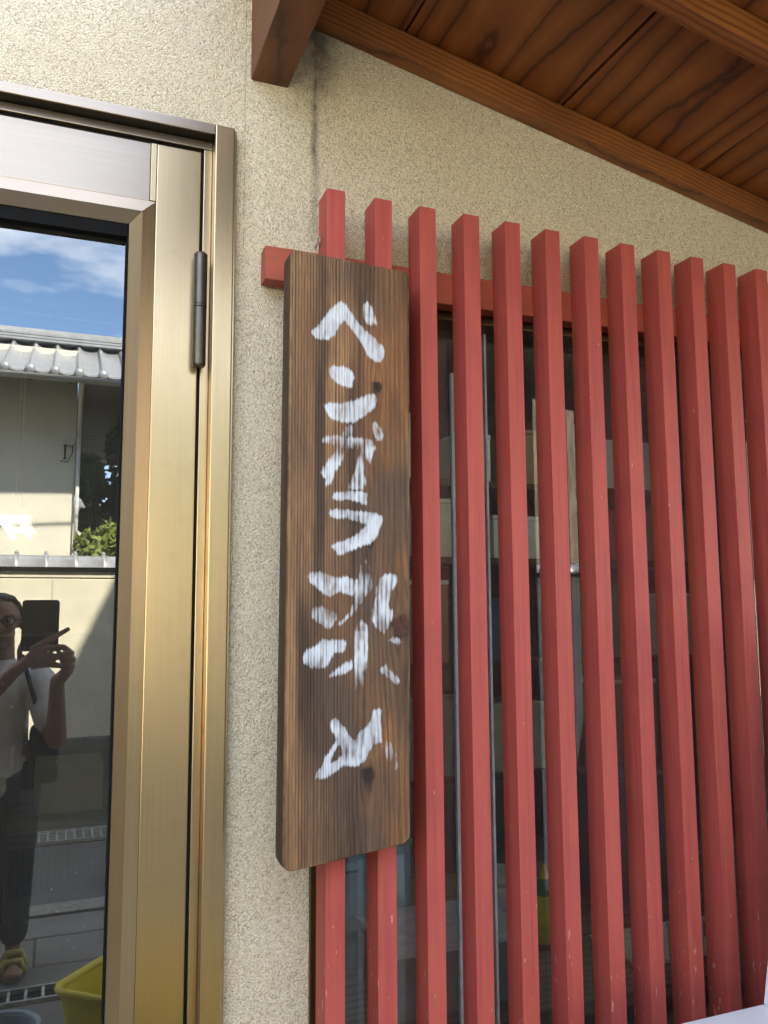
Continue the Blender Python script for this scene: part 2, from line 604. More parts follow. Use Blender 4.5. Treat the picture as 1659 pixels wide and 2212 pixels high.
# ------------------------------------------------------------------ shop building
GZ = 0.12           # door sill level
shop = empty('shop_building', (0.3, 0.0, 0.0), 'beige sprayed-plaster shop front with bronze glass door and latticed window', 'building')
OX, OY, OZ = shop.location
def sbuild(b, name, m, parent=None, smooth=False):
    o = b.build(name, m, parent or shop, smooth)
    return o
def place(o):       # meshes are modelled in world space; shift into the parent's frame
    o.location = (-OX, -OY, -OZ)
    return o

T = 0.14            # wall thickness
DX0, DX1, DZ1 = -0.78, 0.296, 2.508
WX0, WX1, WZ0, WZ1 = 0.492, 2.75, 0.42, 2.205
w = B()
w.box(-4.0, DX0, 0, T, -0.02, 5.8)
w.box(DX0, DX1, 0, T, DZ1, 5.8)
w.box(DX1, WX0, 0, T, -0.02, 5.8)
w.box(WX0, WX1, 0, T, WZ1, 5.8)
w.box(WX0, WX1, 0, T, -0.02, WZ0)
w.box(WX1, 2.86, 0, T, -0.02, 5.8)
place(sbuild(w, 'wall', 'stucco'))
w = B()
w.box(2.865, 9.0, 0, T, -0.02, 7.06)
w.box(2.865, 3.0, T, 6.0, 5.0, 7.06)
place(sbuild(w, 'upper_storey_wall', 'stucco'))
w = B()
w.box(-4.0, -3.86, T, 6.0, -0.02, 5.8)
w.box(8.86, 9.0, T, 6.0, -0.02, 7.06)
w.box(-3.86, 8.86, 5.86, 6.0, -0.02, 5.8)
place(sbuild(w, 'outer_wall', 'stucco'))
w = B()
w.box(-4.05, 2.86, -0.0, 6.1, 5.805, 5.95)
w.box(2.87, 9.05, -0.0, 6.1, 7.065, 7.2)
place(sbuild(w, 'roof', m_plain('roof_slate', (0.16, 0.16, 0.17), 0.6)))
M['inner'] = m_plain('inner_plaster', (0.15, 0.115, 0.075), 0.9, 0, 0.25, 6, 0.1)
w = B()
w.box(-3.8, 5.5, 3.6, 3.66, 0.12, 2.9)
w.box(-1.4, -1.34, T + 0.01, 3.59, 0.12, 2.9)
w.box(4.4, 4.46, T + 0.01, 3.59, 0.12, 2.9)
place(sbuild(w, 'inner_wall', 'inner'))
w = B()
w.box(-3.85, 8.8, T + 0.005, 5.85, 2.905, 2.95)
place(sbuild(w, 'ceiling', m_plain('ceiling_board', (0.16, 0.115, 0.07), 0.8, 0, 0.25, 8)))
w = B()
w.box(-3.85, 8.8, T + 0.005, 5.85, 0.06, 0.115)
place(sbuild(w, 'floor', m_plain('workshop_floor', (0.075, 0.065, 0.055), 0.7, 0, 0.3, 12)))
w = B()
w.box(DX0, DX1, -0.03, T, -0.02, GZ)
place(sbuild(w, 'door_step', 'block'))

# ---- door frame
fr = empty('door_frame')
fr.parent = shop
fr.location = (-OX, -OY, -OZ)
FX0, FX1 = -0.80, 0.3115
b = B(); b.box(0.2703, FX1, -0.028, 0.05, GZ, 2.5165, 0.0025); b.build('jamb', 'metal_v', fr)
b = B(); b.box(FX1 + 0.0005, 0.3165, -0.020, 0.02, GZ, 2.5140, 0.001); b.build('jamb_lip', 'metal_v', fr)
b = B(); b.box(-0.80, -0.759, -0.028, 0.05, GZ, 2.5165, 0.0025); b.build('jamb', 'metal_v', fr)
b = B(); b.box(-0.7585, 0.2698, -0.0265, -0.0215, 2.4955, 2.5175, 0.0012); b.build('head', 'metal_h', fr)
b = B(); b.box(-0.7585, 0.2698, -0.0210, 0.05, 2.4985, 2.5165, 0.001); b.build('head_recess', 'recess_shade', fr)  # underside of the head, its shade painted dark
b = B(); b.box(0.2525, 0.2698, 0.008, 0.05, GZ, 2.4770, 0.0015); b.build('stop', 'metal_v', fr)
b = B(); b.box(-0.7585, 0.2698, 0.0075, 0.05, 2.4775, 2.4950, 0.0015); b.build('stop', 'metal_h', fr)
b = B(); b.box(0.2462, 0.2520, 0.020, 0.052, GZ, 2.4765)
b.box(-0.7585, 0.2460, 0.020, 0.052, 2.4685, 2.4768); b.build('seal', 'black', fr)

# ---- door leaf
dr = empty('door')
dr.parent = shop
dr.location = (-OX, -OY, -OZ)
tag(dr, 'bronze aluminium door with a large mirror-like pane')
LX0, LX1, LZ0, LZ1 = -0.745, 0.2455, 0.14, 2.4665
b = B(); b.box(0.1555, LX1, 0.004, 0.046, LZ0, LZ1, 0.002)
# joint line: stile top widens over the rail end
b.box(0.1432, 0.1550, 0.0045, 0.046, 2.3400, LZ1, 0.001)
b.build('stile', 'metal_v', dr)
b = B(); b.box(LX0, -0.655, 0.004, 0.046, LZ0, LZ1, 0.002); b.build('stile', 'metal_v', dr)
b = B(); b.box(-0.6545, 0.1425, 0.005, 0.046, 2.3385, LZ1 - 0.0015, 0.0012); b.build('top_rail', 'metal_h', dr)
b = B(); b.box(-0.6545, 0.1550, 0.005, 0.046, LZ0, 0.30, 0.0012); b.build('bottom_rail', 'metal_h', dr)
# bevelled glazing bead: flat land, then a slope down to the glass
gx1, gz1, gx0, gz0 = 0.0985, 2.2700, -0.60, 0.355
def bead_v(xo, xm, xi, s):
    q = B()
    # outline in (X, Y): outer land, slope, inner return
    zt_o, zt_m, zt_i = 2.3375, 2.3110, 2.2870
    zb_o, zb_m, zb_i = 0.3005, 0.327, 0.351
    pts = [((xo, 0.0035), zb_o, zt_o), ((xm, -0.002), zb_m, zt_m), ((xi, 0.016), zb_i, zt_i), ((xi, 0.034), zb_i, zt_i), ((xo, 0.034), zb_o, zt_o)]
    lo = [q.bm.verts.new((p[0], p[1], a)) for p, a, c in pts]
    hi = [q.bm.verts.new((p[0], p[1], c)) for p, a, c in pts]
    q.bm.faces.new(lo); q.bm.faces.new(list(reversed(hi)))
    for i in range(5):
        j = (i + 1) % 5
        q.bm.faces.new((lo[i], lo[j], hi[j], hi[i]))
    return q.build('glazing_bead', 'metal_v', dr)
bead_v(0.1548, 0.1285, 0.1045, 1)
bead_v(-0.6548, -0.6285, -0.6045, -1)
def bead_h(zo, zm, zi):
    q = B()
    pts = [((zo, 0.0035), -0.6542, 0.1542), ((zm, -0.002), -0.628, 0.128), ((zi, 0.016), -0.604, 0.104), ((zi, 0.034), -0.604, 0.104), ((zo, 0.034), -0.6542, 0.1542)]
    lo = [q.bm.verts.new((a, p[1], p[0])) for p, a, c in pts]
    hi = [q.bm.verts.new((c, p[1], p[0])) for p, a, c in pts]
    q.bm.faces.new(lo); q.bm.faces.new(list(reversed(hi)))
    for i in range(5):
        j = (i + 1) % 5
        q.bm.faces.new((lo[i], lo[j], hi[j], hi[i]))
    return q.build('glazing_bead', 'metal_h', dr)
bead_h(2.3375, 2.3110, 2.2870)
bead_h(0.3005, 0.327, 0.351)
b = B()
b.box(0.1005, 0.1040, 0.020, 0.0415, 0.352, 2.2863)
b.box(-0.6040, -0.5975, 0.018, 0.0415, 0.352, 2.2863)
b.box(-0.597, 0.100, 0.018, 0.0415, 2.2600, 2.2863)
b.box(-0.597, 0.097, 0.018, 0.0415, 0.352, 0.366)
b.build('gasket', 'rubber', dr)
b = B(); b.box(-0.61, 0.108, 0.042, 0.0475, 0.345, 2.295)
pane = b.build('pane', ['glass', 'clear'], dr)
for p in pane.data.polygons:
    p.material_index = 0 if p.normal.y < -0.5 else 1
tag(pane, 'door pane reflecting the house, garden wall and photographer across the lane')
def hinge(z0, z1, zm):
    q = B()
    cx_, cy_ = 0.2458, -0.0165
    rr = 0.0142
    q.lathe([(0.008, z0 - 0.004), (0.0115, z0 - 0.004), (0.0138, z0), (rr, z0 + 0.002), (rr, zm - 0.003), (rr * 0.93, zm - 0.002), (rr * 0.93, zm - 0.001),
             (rr * 1.04, zm), (rr * 1.04, zm + 0.003), (rr * 0.95, zm + 0.004), (rr * 0.95, zm + 0.005), (rr, zm + 0.006), (rr, z1 - 0.004), (0.0105, z1), (0.004, z1 + 0.001)],
            (cx_, cy_, 0), 20)
    o = q.build('hinge', 'hinge', dr)
    smooth_by_angle(o, 35)
    return o
hinge(1.994, 2.233, 2.116)
hinge(0.45, 0.69, 0.572)
b = B(); b.box(0.2385, 0.2530, -0.0065, 0.0035, 2.0, 2.228); b.build('hinge_leaf', 'hinge', dr)
# pull handle, on the far side of the leaf
b = B(); b.tube([(-0.70, -0.055, 0.85), (-0.70, -0.055, 1.35)], 0.014, 12)
b.tube([(-0.70, -0.055, 0.9), (-0.70, 0.003, 0.9)], 0.009, 8); b.tube([(-0.70, -0.055, 1.3), (-0.70, 0.003, 1.3)], 0.009, 8)
b.build('pull_handle', 'hinge', dr, True)

# ---- window
wi = empty('window')
wi.parent = shop
wi.location = (-OX, -OY, -OZ)
b = B()
b.box(0.4895, 0.512, -0.008, 0.13, WZ0, 2.2045, 0.002)
b.build('window_frame', 'metal_d', wi)
b = B()
b.box(0.5125, 2.749, 0.004, 0.13, 2.168, 2.2045, 0.002)
b.build('window_frame', 'metal_d', wi)
b = B()
b.box(2.72, 2.7495, 0.004, 0.13, WZ0, 2.1675, 0.002)
b.build('window_frame', 'metal_d', wi)
b = B()
b.box(0.5125, 2.719, -0.012, 0.13, WZ0, 0.47, 0.002)
b.build('window_sill', 'metal_d', wi)
M['sash'] = m_plain('pale_sash', (0.50, 0.53, 0.53), 0.6, 0.0, 0.15)
for x, w_, zt in ((0.5135, 0.030, 2.167), (0.856, 0.014, 2.06), (0.9475, 0.006, 2.167), (2.30, 0.030, 2.167)):
    b = B(); b.box(x, x + w_, 0.060, 0.071, 0.472, zt, 0.001)
    b.build('sash_stile', 'metal_d' if x < 0.6 else 'sash', wi)
b = B(); b.box(0.545, 1.134, 0.0725, 0.0765, 0.472, 2.167)
pn = b.build('pane', ['win_glass', 'clear'], wi)
b = B(); b.box(1.136, 1.719, 0.0725, 0.0765, 0.472, 2.167)
pn2 = b.build('pane', ['win_glass', 'clear'], wi)
b = B(); b.box(1.721, 2.718, 0.0725, 0.0765, 0.472, 2.167)
pn3 = b.build('pane', ['win_glass', 'clear'], wi)
for q in (pn, pn2, pn3):
    for p in q.data.polygons:
        p.material_index = 0 if p.normal.y < -0.5 else 1

# ------------------------------------------------------------------ unseen timber building added to darken the metal's reflections and the slat sides
nbh = empty('added_side_building', (-3.85, 0.5, 0), 'unseen timber clad building added at left to darken reflections and slat sides', 'building')
M['clad'] = m_wood('brown_cladding', (0.11, 0.080, 0.055), (0.25, 0.19, 0.135), (0.33, 0.26, 0.19), 'Z', 50, 0.7)
b = B(); b.box(-2.5, 1.36, -2.3, -0.38, -0.02, 5.2); b.build('wall', 'clad', nbh)
for i in range(14):
    b = B(); b.box(1.362, 1.382, -2.3 + 0.2 * i, -2.115 + 0.2 * i, 0.1, 5.1, 0.003, 1)
    if -2.115 + 0.2 * i < -0.38:
        b.build('cladding_board', 'clad', nbh)
    else:
        b.bm.free()
b = B(); b.box(-2.7, 1.42, -2.5, -0.36, 5.21, 5.36, 0.01); b.build('roof', 'tile', nbh)

# ------------------------------------------------------------------ red lattice
SX, SP, SW, SYF, SYB, ST = 0.4880, 0.10625, 0.0398, -0.115, -0.0525, 2.3722
lat = empty('window_lattice', (1.2, -0.06, 0.35), 'red oxide painted timber lattice standing before the window', 'lattice')
for i in range(14):
    b = B()
    b.box(-SW / 2, SW / 2, SYF, SYB, 0.30, ST + rnd.uniform(-0.0015, 0.0015), 0.0016, 2)
    for v in b.bm.verts:       # hand-planed timber is never quite straight
        v.co.x += 0.0008 * math.sin(v.co.z * 3 + i)
    o = b.build('slat', 'red', lat)
    o.location = (SX + SP * i + SW / 2 - 1.2 + rnd.uniform(-0.0012, 0.0012), 0.06, -0.35)
    o.rotation_euler = (0, rnd.uniform(-0.0006, 0.0006), 0)
for z0, z1 in ((2.183, 2.256), (0.34, 0.41)):
    b = B()
    b.box(0.374, 2.02, -0.052, -0.010, z0, z1, 0.002)
    o = b.build('rail', 'red_rail', lat)
    o.location = (-1.2, 0.06, -0.35)
M['steel'] = m_plain('zinc_screw', (0.5, 0.48, 0.44), 0.35, 0.9, 0.2)
for x in (0.4835, 0.5325):
    b = B()
    pts = [(x, -0.075 + 0.008 * math.cos(t), 2.272 + 0.008 * math.sin(t)) for t in [i * 2 * math.pi / 10 for i in range(11)]]
    b.tube(pts, 0.0017, 6, False)
    b.tube([(x, -0.067, 2.272), (x, -0.048, 2.268)], 0.0017, 6)
    o = b.build('screw_eye', 'steel', lat, True)
    o.location = (-1.2, 0.06, -0.35)

# ------------------------------------------------------------------ canopy roof
Z0C, X0C, MC = 2.8103, 0.4925, -0.1990
def zb(x):
    return Z0C + MC * (x - X0C)
can = empty('entrance_canopy', (0.39, 0.0, 2.655), 'brown stained timber lean-to canopy sloping down above the lattice', 'canopy')
def cplace(o):
    o.location = (-0.39, 0, -2.655)
    return o
b = B(); b.box(0.3495, 0.4335, -1.55, 0.02, 2.6545, 2.868, 0.004, 2)
cplace(b.build('purlin', 'purlin', can))
sl_ = math.atan(MC)
RH = 0.066
def rafter(y0, y1, x0=0.436, x1=3.2, first=False):
    L = (x1 - x0) / math.cos(sl_)
    b = B(); b.box(0, L, y0, y1, 0, RH * math.cos(sl_), 0.003, 2)
    o = b.build('rafter', 'rafter', can)
    o.location = (x0 - 0.39, 0, zb(x0) - 2.655 + 0.001)
    o.rotation_euler = (0, -sl_, 0)
    return o
rafter(-0.0400, -0.001)
for y in (-0.489, -0.935, -1.38):
    rafter(y, y + 0.042)
seams = [0.285, 0.706, 1.1345, 1.565, 1.99, 2.42, 2.85, 3.25]
for i in range(len(seams) - 1):
    xa, xb_ = seams[i], seams[i + 1]
    wd = (xb_ - xa) / math.cos(sl_)
    b = B()
    b.box(-wd / 2 + 0.004, wd / 2 - 0.004, -0.77, 0.77, 0, 0.012, 0.0015, 1)
    o = b.build('roof_board', 'roof_board', can)
    xm = (xa + xb_) / 2
    o.location = (xm - 0.39, -0.775, zb(xm) + RH + 0.0035 - 2.655 + (0.003 if i % 2 else 0.0))
    o.rotation_euler = (0, -sl_ + 0.012, 0)
b = B()
L = (3.3 - 0.25) / math.cos(sl_)
b.box(0, L, -1.60, -0.002, 0, 0.03)
o = b.build('roof_sheet', m_plain('roof_felt', (0.03, 0.028, 0.026), 0.8), can)
o.location = (0.25 - 0.39, 0, zb(0.25) + RH + 0.026 - 2.655)
o.rotation_euler = (0, -sl_, 0)
b = B(); b.box(0, L, -1.625, -1.602, -0.05, 0.045, 0.003)
o = b.build('fascia', 'rafter', can)
o.location = (0.25 - 0.39, 0, zb(0.25) + RH + 0.026 - 2.655)
o.rotation_euler = (0, -sl_, 0)

# ------------------------------------------------------------------ sign board
def vnoise(x, z, seed=0):
    x = np.asarray(x, float); z = np.asarray(z, float)
    xi = np.floor(x).astype(np.int64); zi = np.floor(z).astype(np.int64)
    fx = x - xi; fz = z - zi
    fx = fx * fx * (3 - 2 * fx); fz = fz * fz * (3 - 2 * fz)
    def h(a, c):
        n = (a * 374761393 + c * 668265263 + seed * 974634777) & 0x7fffffff
        n = ((n ^ (n >> 13)) * 1274126177) & 0x7fffffff
        return ((n ^ (n >> 16)) & 0xffff) / 65535.0
    a = h(xi, zi); b_ = h(xi + 1, zi); c = h(xi, zi + 1); d = h(xi + 1, zi + 1)
    return (a * (1 - fx) + b_ * fx) * (1 - fz) + (c * (1 - fx) + d * fx) * fz
def fbm(x, z, seed=0, oct=4):
    s = 0; a = 0.5
    for i in range(oct):
        s = s + a * vnoise(x * 2 ** i, z * 2 ** i, seed + i); a *= 0.5
    return s / 0.9375

F_ = 1779.585
_fv = np.array([0.36213581, 0.92504474, 0.11467293]); _rv = np.array([0.93141741, -0.3639058, -0.00584662]); _uv = np.array([-0.03632176, -0.10892564, 0.9933861])
BY = -0.175         # front face of the board
def on_board(p):    # measured corner points of the lettering -> board plane, metres
    d = _fv + _rv * (p[0] - 829.5) / F_ - _uv * (p[1] - 1106) / F_
    t = (BY + 1.68) / d[1]
    return (d[0] * t, 1.5 + d[2] * t)
A6 = lambda q: [on_board((592.5 + .19843 * x, 504.7 + .19843 * y)) for x, y in q]
A7 = lambda q: [on_board((592.5 + .19843 * x, 932.6 + .19843 * y)) for x, y in q]
A8 = lambda q: [on_board((576.0 + .24798 * x, 1360.6 + .24798 * y)) for x, y in q]
strokes = [
 (A6([(395,1070),(470,990),(560,880),(640,800),(715,735),(770,770),(850,870),(920,960),(1000,1060),(1080,1120),(1160,1200),(1205,1280),(1200,1350),(1145,1405),(1080,1390),(1010,1330),(980,1260),(940,1190),(890,1110),(850,1060),(800,1000),(765,950),(735,980),(690,1050),(660,1110),(600,1160),(500,1155),(430,1125),(395,1095)]), .95),
 (A6([(965,770),(1015,740),(1060,800),(1090,890),(1120,990),(1030,1010),(985,960),(960,880)]), .62),
 (A6([(590,1470),(640,1440),(720,1440),(800,1470),(850,1510),(885,1570),(850,1610),(850,1670),(810,1685),(740,1660),(670,1620),(640,1590),(600,1540)]), .95),
 (A6([(540,1865),(600,1840),(720,1850),(840,1820),(930,1790),(1020,1750),(1100,1740),(1125,1810),(1110,1870),(1060,1930),(960,2010),(860,2060),(760,2065),(650,2030),(580,1960),(545,1900)]), .80),
 (A6([(1065,2060),(1120,2060),(1165,2120),(1190,2200),(1160,2260),(1100,2250),(1070,2160)]), .85),
 (A6([(750,2110),(800,2080),(850,2090),(845,2212),(840,2300),(720,2300),(735,2180)]), .50),
 (A7([(510,90),(570,50),(680,35),(760,60),(840,50),(920,70),(1020,70),(1080,110),(1100,190),(1060,280),(1040,370),(1000,290),(980,440),(1000,560),(980,640),(800,640),(805,580),(860,470),(900,350),(920,230),(890,200),(820,190),(770,260),(720,350),(650,460),(620,560),(555,600),(560,520),(500,460),(520,400),(590,310),(660,200),(660,160),(600,145),(515,120)]), .74),
 (A7([(620,700),(660,665),(740,645),(860,645),(980,650),(1030,670),(1010,730),(1010,790),(960,795),(890,760),(800,750),(700,750),(630,735)]), .95),
 (A7([(595,920),(600,860),(660,830),(760,840),(880,865),(1000,870),(1110,885),(1165,920),(1175,980),(1150,1070),(1110,1160),(1050,1225),(960,1240),(860,1290),(770,1330),(690,1355),(660,1300),(610,1240),(700,1195),(820,1160),(900,1110),(960,1050),(1010,1015),(920,990),(840,970),(760,940),(690,950),(640,935)]), .93),
 (A7([(360,1570),(400,1525),(480,1515),(570,1540),(650,1580),(700,1590),(780,1580),(880,1610),(930,1620),(900,1680),(870,1790),(780,1775),(710,1745),(680,1770),(620,1805),(540,1780),(450,1700),(380,1640)]), .80),
 (A7([(930,1450),(1000,1375),(1040,1450),(1055,1560),(1030,1700),(990,1800),(940,1900),(880,1970),(810,2030),(740,2090),(670,2125),(680,2100),(760,2040),(830,1950),(860,1860),(880,1760),(905,1600)]), .62),
 (A7([(1140,1590),(1200,1550),(1290,1545),(1350,1570),(1345,1650),(1280,1720),(1270,1800),(1235,1880),(1290,1960),(1290,2030),(1250,2120),(1200,2210),(1160,2180),(1100,2120),(1060,2060),(1060,1960),(1080,1870),(1110,1790),(1100,1690),(1130,1650)]), .70),
 (A7([(930,1600),(1090,1575),(1090,1690),(1020,1780),(960,1700)]), .55),
 (A7([(395,1960),(430,1910),(520,1900),(620,1930),(680,1990),(680,2060),(630,2130),(580,2160),(510,2120),(430,2070),(395,2020)]), .85),
 (A7([(890,2120),(960,2050),(1015,2120),(1025,2260),(880,2260)]), .55),
 (A8([(760,0),(880,0),(885,180),(870,290),(860,450),(830,540),(760,545),(765,400),(760,200)]), .62),
 (A8([(310,230),(350,160),(430,150),(490,75),(560,90),(650,80),(700,120),(680,190),(590,210),(550,270),(520,330),(450,360),(370,330),(315,290)]), .85),
 (A8([(515,425),(580,370),(660,310),(740,270),(750,330),(690,380),(600,410)]), .62),
 (A8([(970,345),(1040,295),(1080,360),(1130,400),(1160,450),(1130,495),(1080,450),(1030,410)]), .72),
 (A8([(1055,90),(1100,55),(1150,80),(1190,110),(1150,150),(1100,120)]), .80),
 (A8([(1000,10),(1040,-10),(1055,15),(1010,35)]), .7),
 (A8([(560,790),(595,755),(640,800),(690,860),(730,930),(770,960),(810,880),(870,850),(900,790),(930,705),(985,680),(1015,690),(990,760),(1000,880),(1005,980),(930,1010),(890,1080),(860,1140),(800,1190),(740,1195),(670,1190),(600,1240),(540,1290),(500,1310),(410,1305),(430,1240),(480,1190),(500,1115),(540,1080),(580,1010),(610,960),(580,900),(560,850)]), .92),
 (A8([(610,1040),(640,1000),(655,1090),(600,1140),(555,1160),(570,1100)]), -1),
 (A8([(1005,1010),(1050,960),(1090,1000),(1110,1060),(1160,1090),(1160,1200),(1100,1250),(1060,1180),(1030,1080)]), .40),
]
def inside(px, pz, poly):
    r_ = np.zeros(px.shape, bool)
    n = len(poly)
    for i in range(n):
        x0, z0 = poly[i]; x1, z1 = poly[(i + 1) % n]
        if z0 == z1:
            continue
        c = ((z0 > pz) != (z1 > pz)) & (px < (x1 - x0) * (pz - z0) / (z1 - z0) + x0)
        r_ ^= c
    return r_

def sign_board():
    NX, NZ = 300, 860
    TL, TR, BR, BL = [np.array(q) for q in ((0.3978, 2.2010), (0.6495, 2.1898), (0.6407, 1.0520), (0.3905, 1.0234))]
    s = np.linspace(0, 1, NX); t = np.linspace(0, 1, NZ)
    Sg, Tg = np.meshgrid(s, t)                                   # [NZ,NX]
    P = ((TL * (1 - Sg[..., None]) + TR * Sg[..., None]) * (1 - Tg[..., None]) + (BL * (1 - Sg[..., None]) + BR * Sg[..., None]) * Tg[..., None])
    # round the corners and roughen the cut ends
    wd, ht = 0.251, 1.16
    ax = Sg * wd; az = Tg * ht
    for cx_, cz_, rc in ((0, 0, .012), (1, 0, .012), (1, 1, .020), (0, 1, .022)):
        ddx = (ax if cx_ == 0 else wd - ax); ddz = (az if cz_ == 0 else ht - az)
        u_ = rc - ddx; v_ = rc - ddz
        msk = (u_ > 0) & (v_ > 0)
        mx = np.maximum(u_, v_); rr = np.sqrt(u_ ** 2 + v_ ** 2) + 1e-9
        k = np.where(msk, mx / rr, 1.0)
        sx = 1 if cx_ == 0 else -1; sz = -1 if cz_ == 0 else 1
        P[..., 0] += np.where(msk, sx * (u_ - u_ * k), 0)
        P[..., 1] += np.where(msk, sz * (v_ - v_ * k), 0)
    X = P[..., 0]; Z = P[..., 1]
    # --- grain: growth lines that part round the knots
    x = X - 0.39; z = Z
    knots = [on_board((815, 836)), on_board((868, 1352)), on_board((795, 1672)), on_board((800, 1175))]
    KR = [0.0090, 0.0185, 0.0120, 0.0070]
    psi = x.copy()
    rt = np.clip((x - 0.10) / 0.10, 0, 1); rt = rt * rt * (3 - 2 * rt)
    psi = psi + (0.004 + 0.016 * rt) * (fbm(x * 9, z * 2.2, 3, 3) - 0.5) + 0.0012 * (fbm(x * 40, z * 7, 9, 2) - 0.5)
    psi = psi + 0.0075 * (fbm(x * 55, z * 0.35, 13, 2) - 0.5)
    knot = np.zeros_like(x)
    for (kx, kz), kr in zip(knots, KR):
        dx = x - (kx - 0.39); dz = (z - kz) / 4.2
        r2 = dx * dx + dz * dz
        psi = psi - dx * (kr * 1.25) ** 2 / (r2 + (kr * 0.75) ** 2) * np.exp(-r2 / (kr * 5) ** 2)
        rk = np.sqrt(dx * dx + ((z - kz) / 1.25) ** 2)
        rk = rk * (0.55 + 0.9 * fbm(x * 70 + kz * 9, z * 45, 5 + int(kr * 9000), 3))
        knot = np.maximum(knot, np.clip(1.15 - rk / kr, 0, 1))
    # line density: tight quarter-sawn lines left, wide flat-sawn figure right
    ph = np.where(psi < 0.13, psi / 0.0060, 0.13 / 0.0060 + (psi - 0.13) / 0.0105)
    jit = fbm(np.floor(ph) * 7.3 + 0.5, z * 0.0 + 0.5, 21, 1)
    fr_ = ph - np.floor(ph)
    line = np.clip(1 - np.abs(fr_ - 0.5) / (0.30 + 0.18 * jit), 0, 1)          # dark late-wood line
    jit2 = fbm(np.floor(ph) * 3.7 + 0.5, z * 1.3, 23, 2)
    line = line * np.clip(0.30 + 1.35 * jit2, 0, 1) * (0.55 + 0.45 * np.clip(fbm(x * 60, z * 4, 5, 2) * 1.8 - 0.3, 0, 1))
    fibre = fbm(x * 900, z * 22, 31, 2)
    ridge = (1 - line)
    h = -0.0015 * line * (1 - 0.55 * rt) + 0.00030 * (fibre - 0.5) - 0.0010 * np.clip(fbm(x * 30, z * 5, 77, 3) - 0.62, 0, 1) * rt
    h = h - 0.0012 * np.clip(knot - 0.75, 0, 0.25) * 4
    # edge rounding
    dl = np.minimum(ax, wd - ax); db = np.minimum(az, ht - az)
    de = np.minimum(dl, db)
    re = 0.0045 + 0.002 * fbm(x * 3 + z * 12, z * 14, 41, 2)
    q = np.clip(re - de, 0, None)
    edge = re - np.sqrt(np.clip(re ** 2 - q ** 2, 0, None))
    Yv = BY - h + edge
    # --- colour fields
    tone = np.clip((fbm(x * 9, z * 2.2, 51, 4) - 0.5) * 2.0 + 0.5, 0, 1)
    wear = fbm(x * 26, z * 5, 61, 4)
    low = np.clip((1.32 - z) / 0.3, 0, 1)
    dark = np.array([0.014, 0.007, 0.004]); mid = np.array([0.095, 0.040, 0.017]); lite = np.array([0.47, 0.255, 0.118]); orange = np.array([0.36, 0.155, 0.055]); grey = np.array([0.130, 0.085, 0.058])
    base = mid * (1 - tone[..., None]) + lite * tone[..., None]
    base = base * (1 - 0.85 * rt[..., None] * np.clip(wear * 2.2 - 0.5, 0, 1)[..., None]) + orange * (0.85 * rt * np.clip(wear * 2.2 - 0.5, 0, 1))[..., None]
    gm = np.clip(fbm(x * 12, z * 6, 71, 4) * 2.4 - 0.95 + 0.35 * low, 0, 0.85)
    base = base * (1 - gm[..., None]) + grey * gm[..., None]
    base = base * (0.80 + 0.45 * (fibre[..., None] - 0.5) * 1.6)
    stv = np.clip(fbm(x * 30, z * 2.2, 87, 4) * 3.2 - 1.55, 0, 0.85)[..., None]
    base = base * (1 - stv) + np.array([0.036, 0.020, 0.013]) * stv
    lk = (line * (0.95 - 0.25 * rt))[..., None]
    col = base * (1 - lk) + dark * lk
    kk = np.clip(knot * 2.2, 0, 1)[..., None]
    kcol = np.array([0.030, 0.016, 0.011])
    col = col * (1 - kk) + kcol * kk
    # the red-brown knot at the right edge keeps its own colour
    kx, kz = knots[1]
    rk = np.sqrt((X - kx) ** 2 + ((Z - kz) / 1.1) ** 2)
    rm = (np.clip(1 - rk / 0.0195, 0, 1) > 0.12)[..., None] * 0.8
    ck = (np.abs(np.sin(np.arctan2(Z - kz, X - kx) * 1.5 + 0.6)) < 0.12)[..., None]
    col = col * (1 - rm) + np.where(ck, np.array([0.012, 0.007, 0.005]), np.array([0.085, 0.026, 0.015])) * rm
    # dark burr trailing below the knots
    for (kx, kz), a_ in ((knots[0], 1.0), (knots[2], 1.0), (knots[3], 0.7)):
        dd = np.exp(-((X - kx + 0.002) / 0.010) ** 2) * np.exp(-(np.clip(kz - Z, -0.01, 1) / 0.055) ** 2) * (Z < kz + 0.01)
        dd = np.clip(dd * a_ * (0.5 + fbm(x * 80, z * 24, 15, 2)), 0, 0.9)[..., None]
        col = col * (1 - dd) + np.array([0.022, 0.013, 0.009]) * dd
    # bare pale arrises
    em = np.clip(1 - de / 0.006, 0, 1)[..., None] * np.clip(fbm(x * 40, z * 30, 91, 3) * 2.2 - 0.7, 0, 1)[..., None]
    col = col * (1 - em * 0.75) + np.array([0.38, 0.25, 0.13]) * em * 0.75
    # --- brushed white lettering
    jx = X + 0.0010 * (fbm(x * 420, z * 300, 101, 2) - 0.5) * 2
    jz = Z + 0.0060 * (fbm(np.floor(ph * 1.0) * 3.1 + fbm(x * 200, z * 30, 7, 1), z * 6, 111, 2) - 0.5)
    al = np.zeros_like(x)
    soft = np.zeros_like(x)
    for poly, op in strokes:
        px_ = [p[0] for p in poly]; pz_ = [p[1] for p in poly]
        sel = (X > min(px_) - 0.008) & (X < max(px_) + 0.008) & (Z > min(pz_) - 0.012) & (Z < max(pz_) + 0.012)
        acc = np.zeros(int(sel.sum()))
        for ox, oz in ((0, 0), (0.0009, 0.0016), (-0.0010, 0.0012), (0.0008, -0.0018), (-0.0009, -0.0013), (0.0020, 0.0), (-0.0020, 0.0004), (0.0002, 0.0036), (-0.0003, -0.0036)):
            acc += inside(jx[sel] + ox, jz[sel] + oz, poly)
        acc = acc / 9.0
        if op < 0:
            al[sel] = al[sel] * (1 - acc)
        else:
            al[sel] = np.maximum(al[sel], op * acc)
    grainy = fbm(x * 260, z * 40, 121, 3)
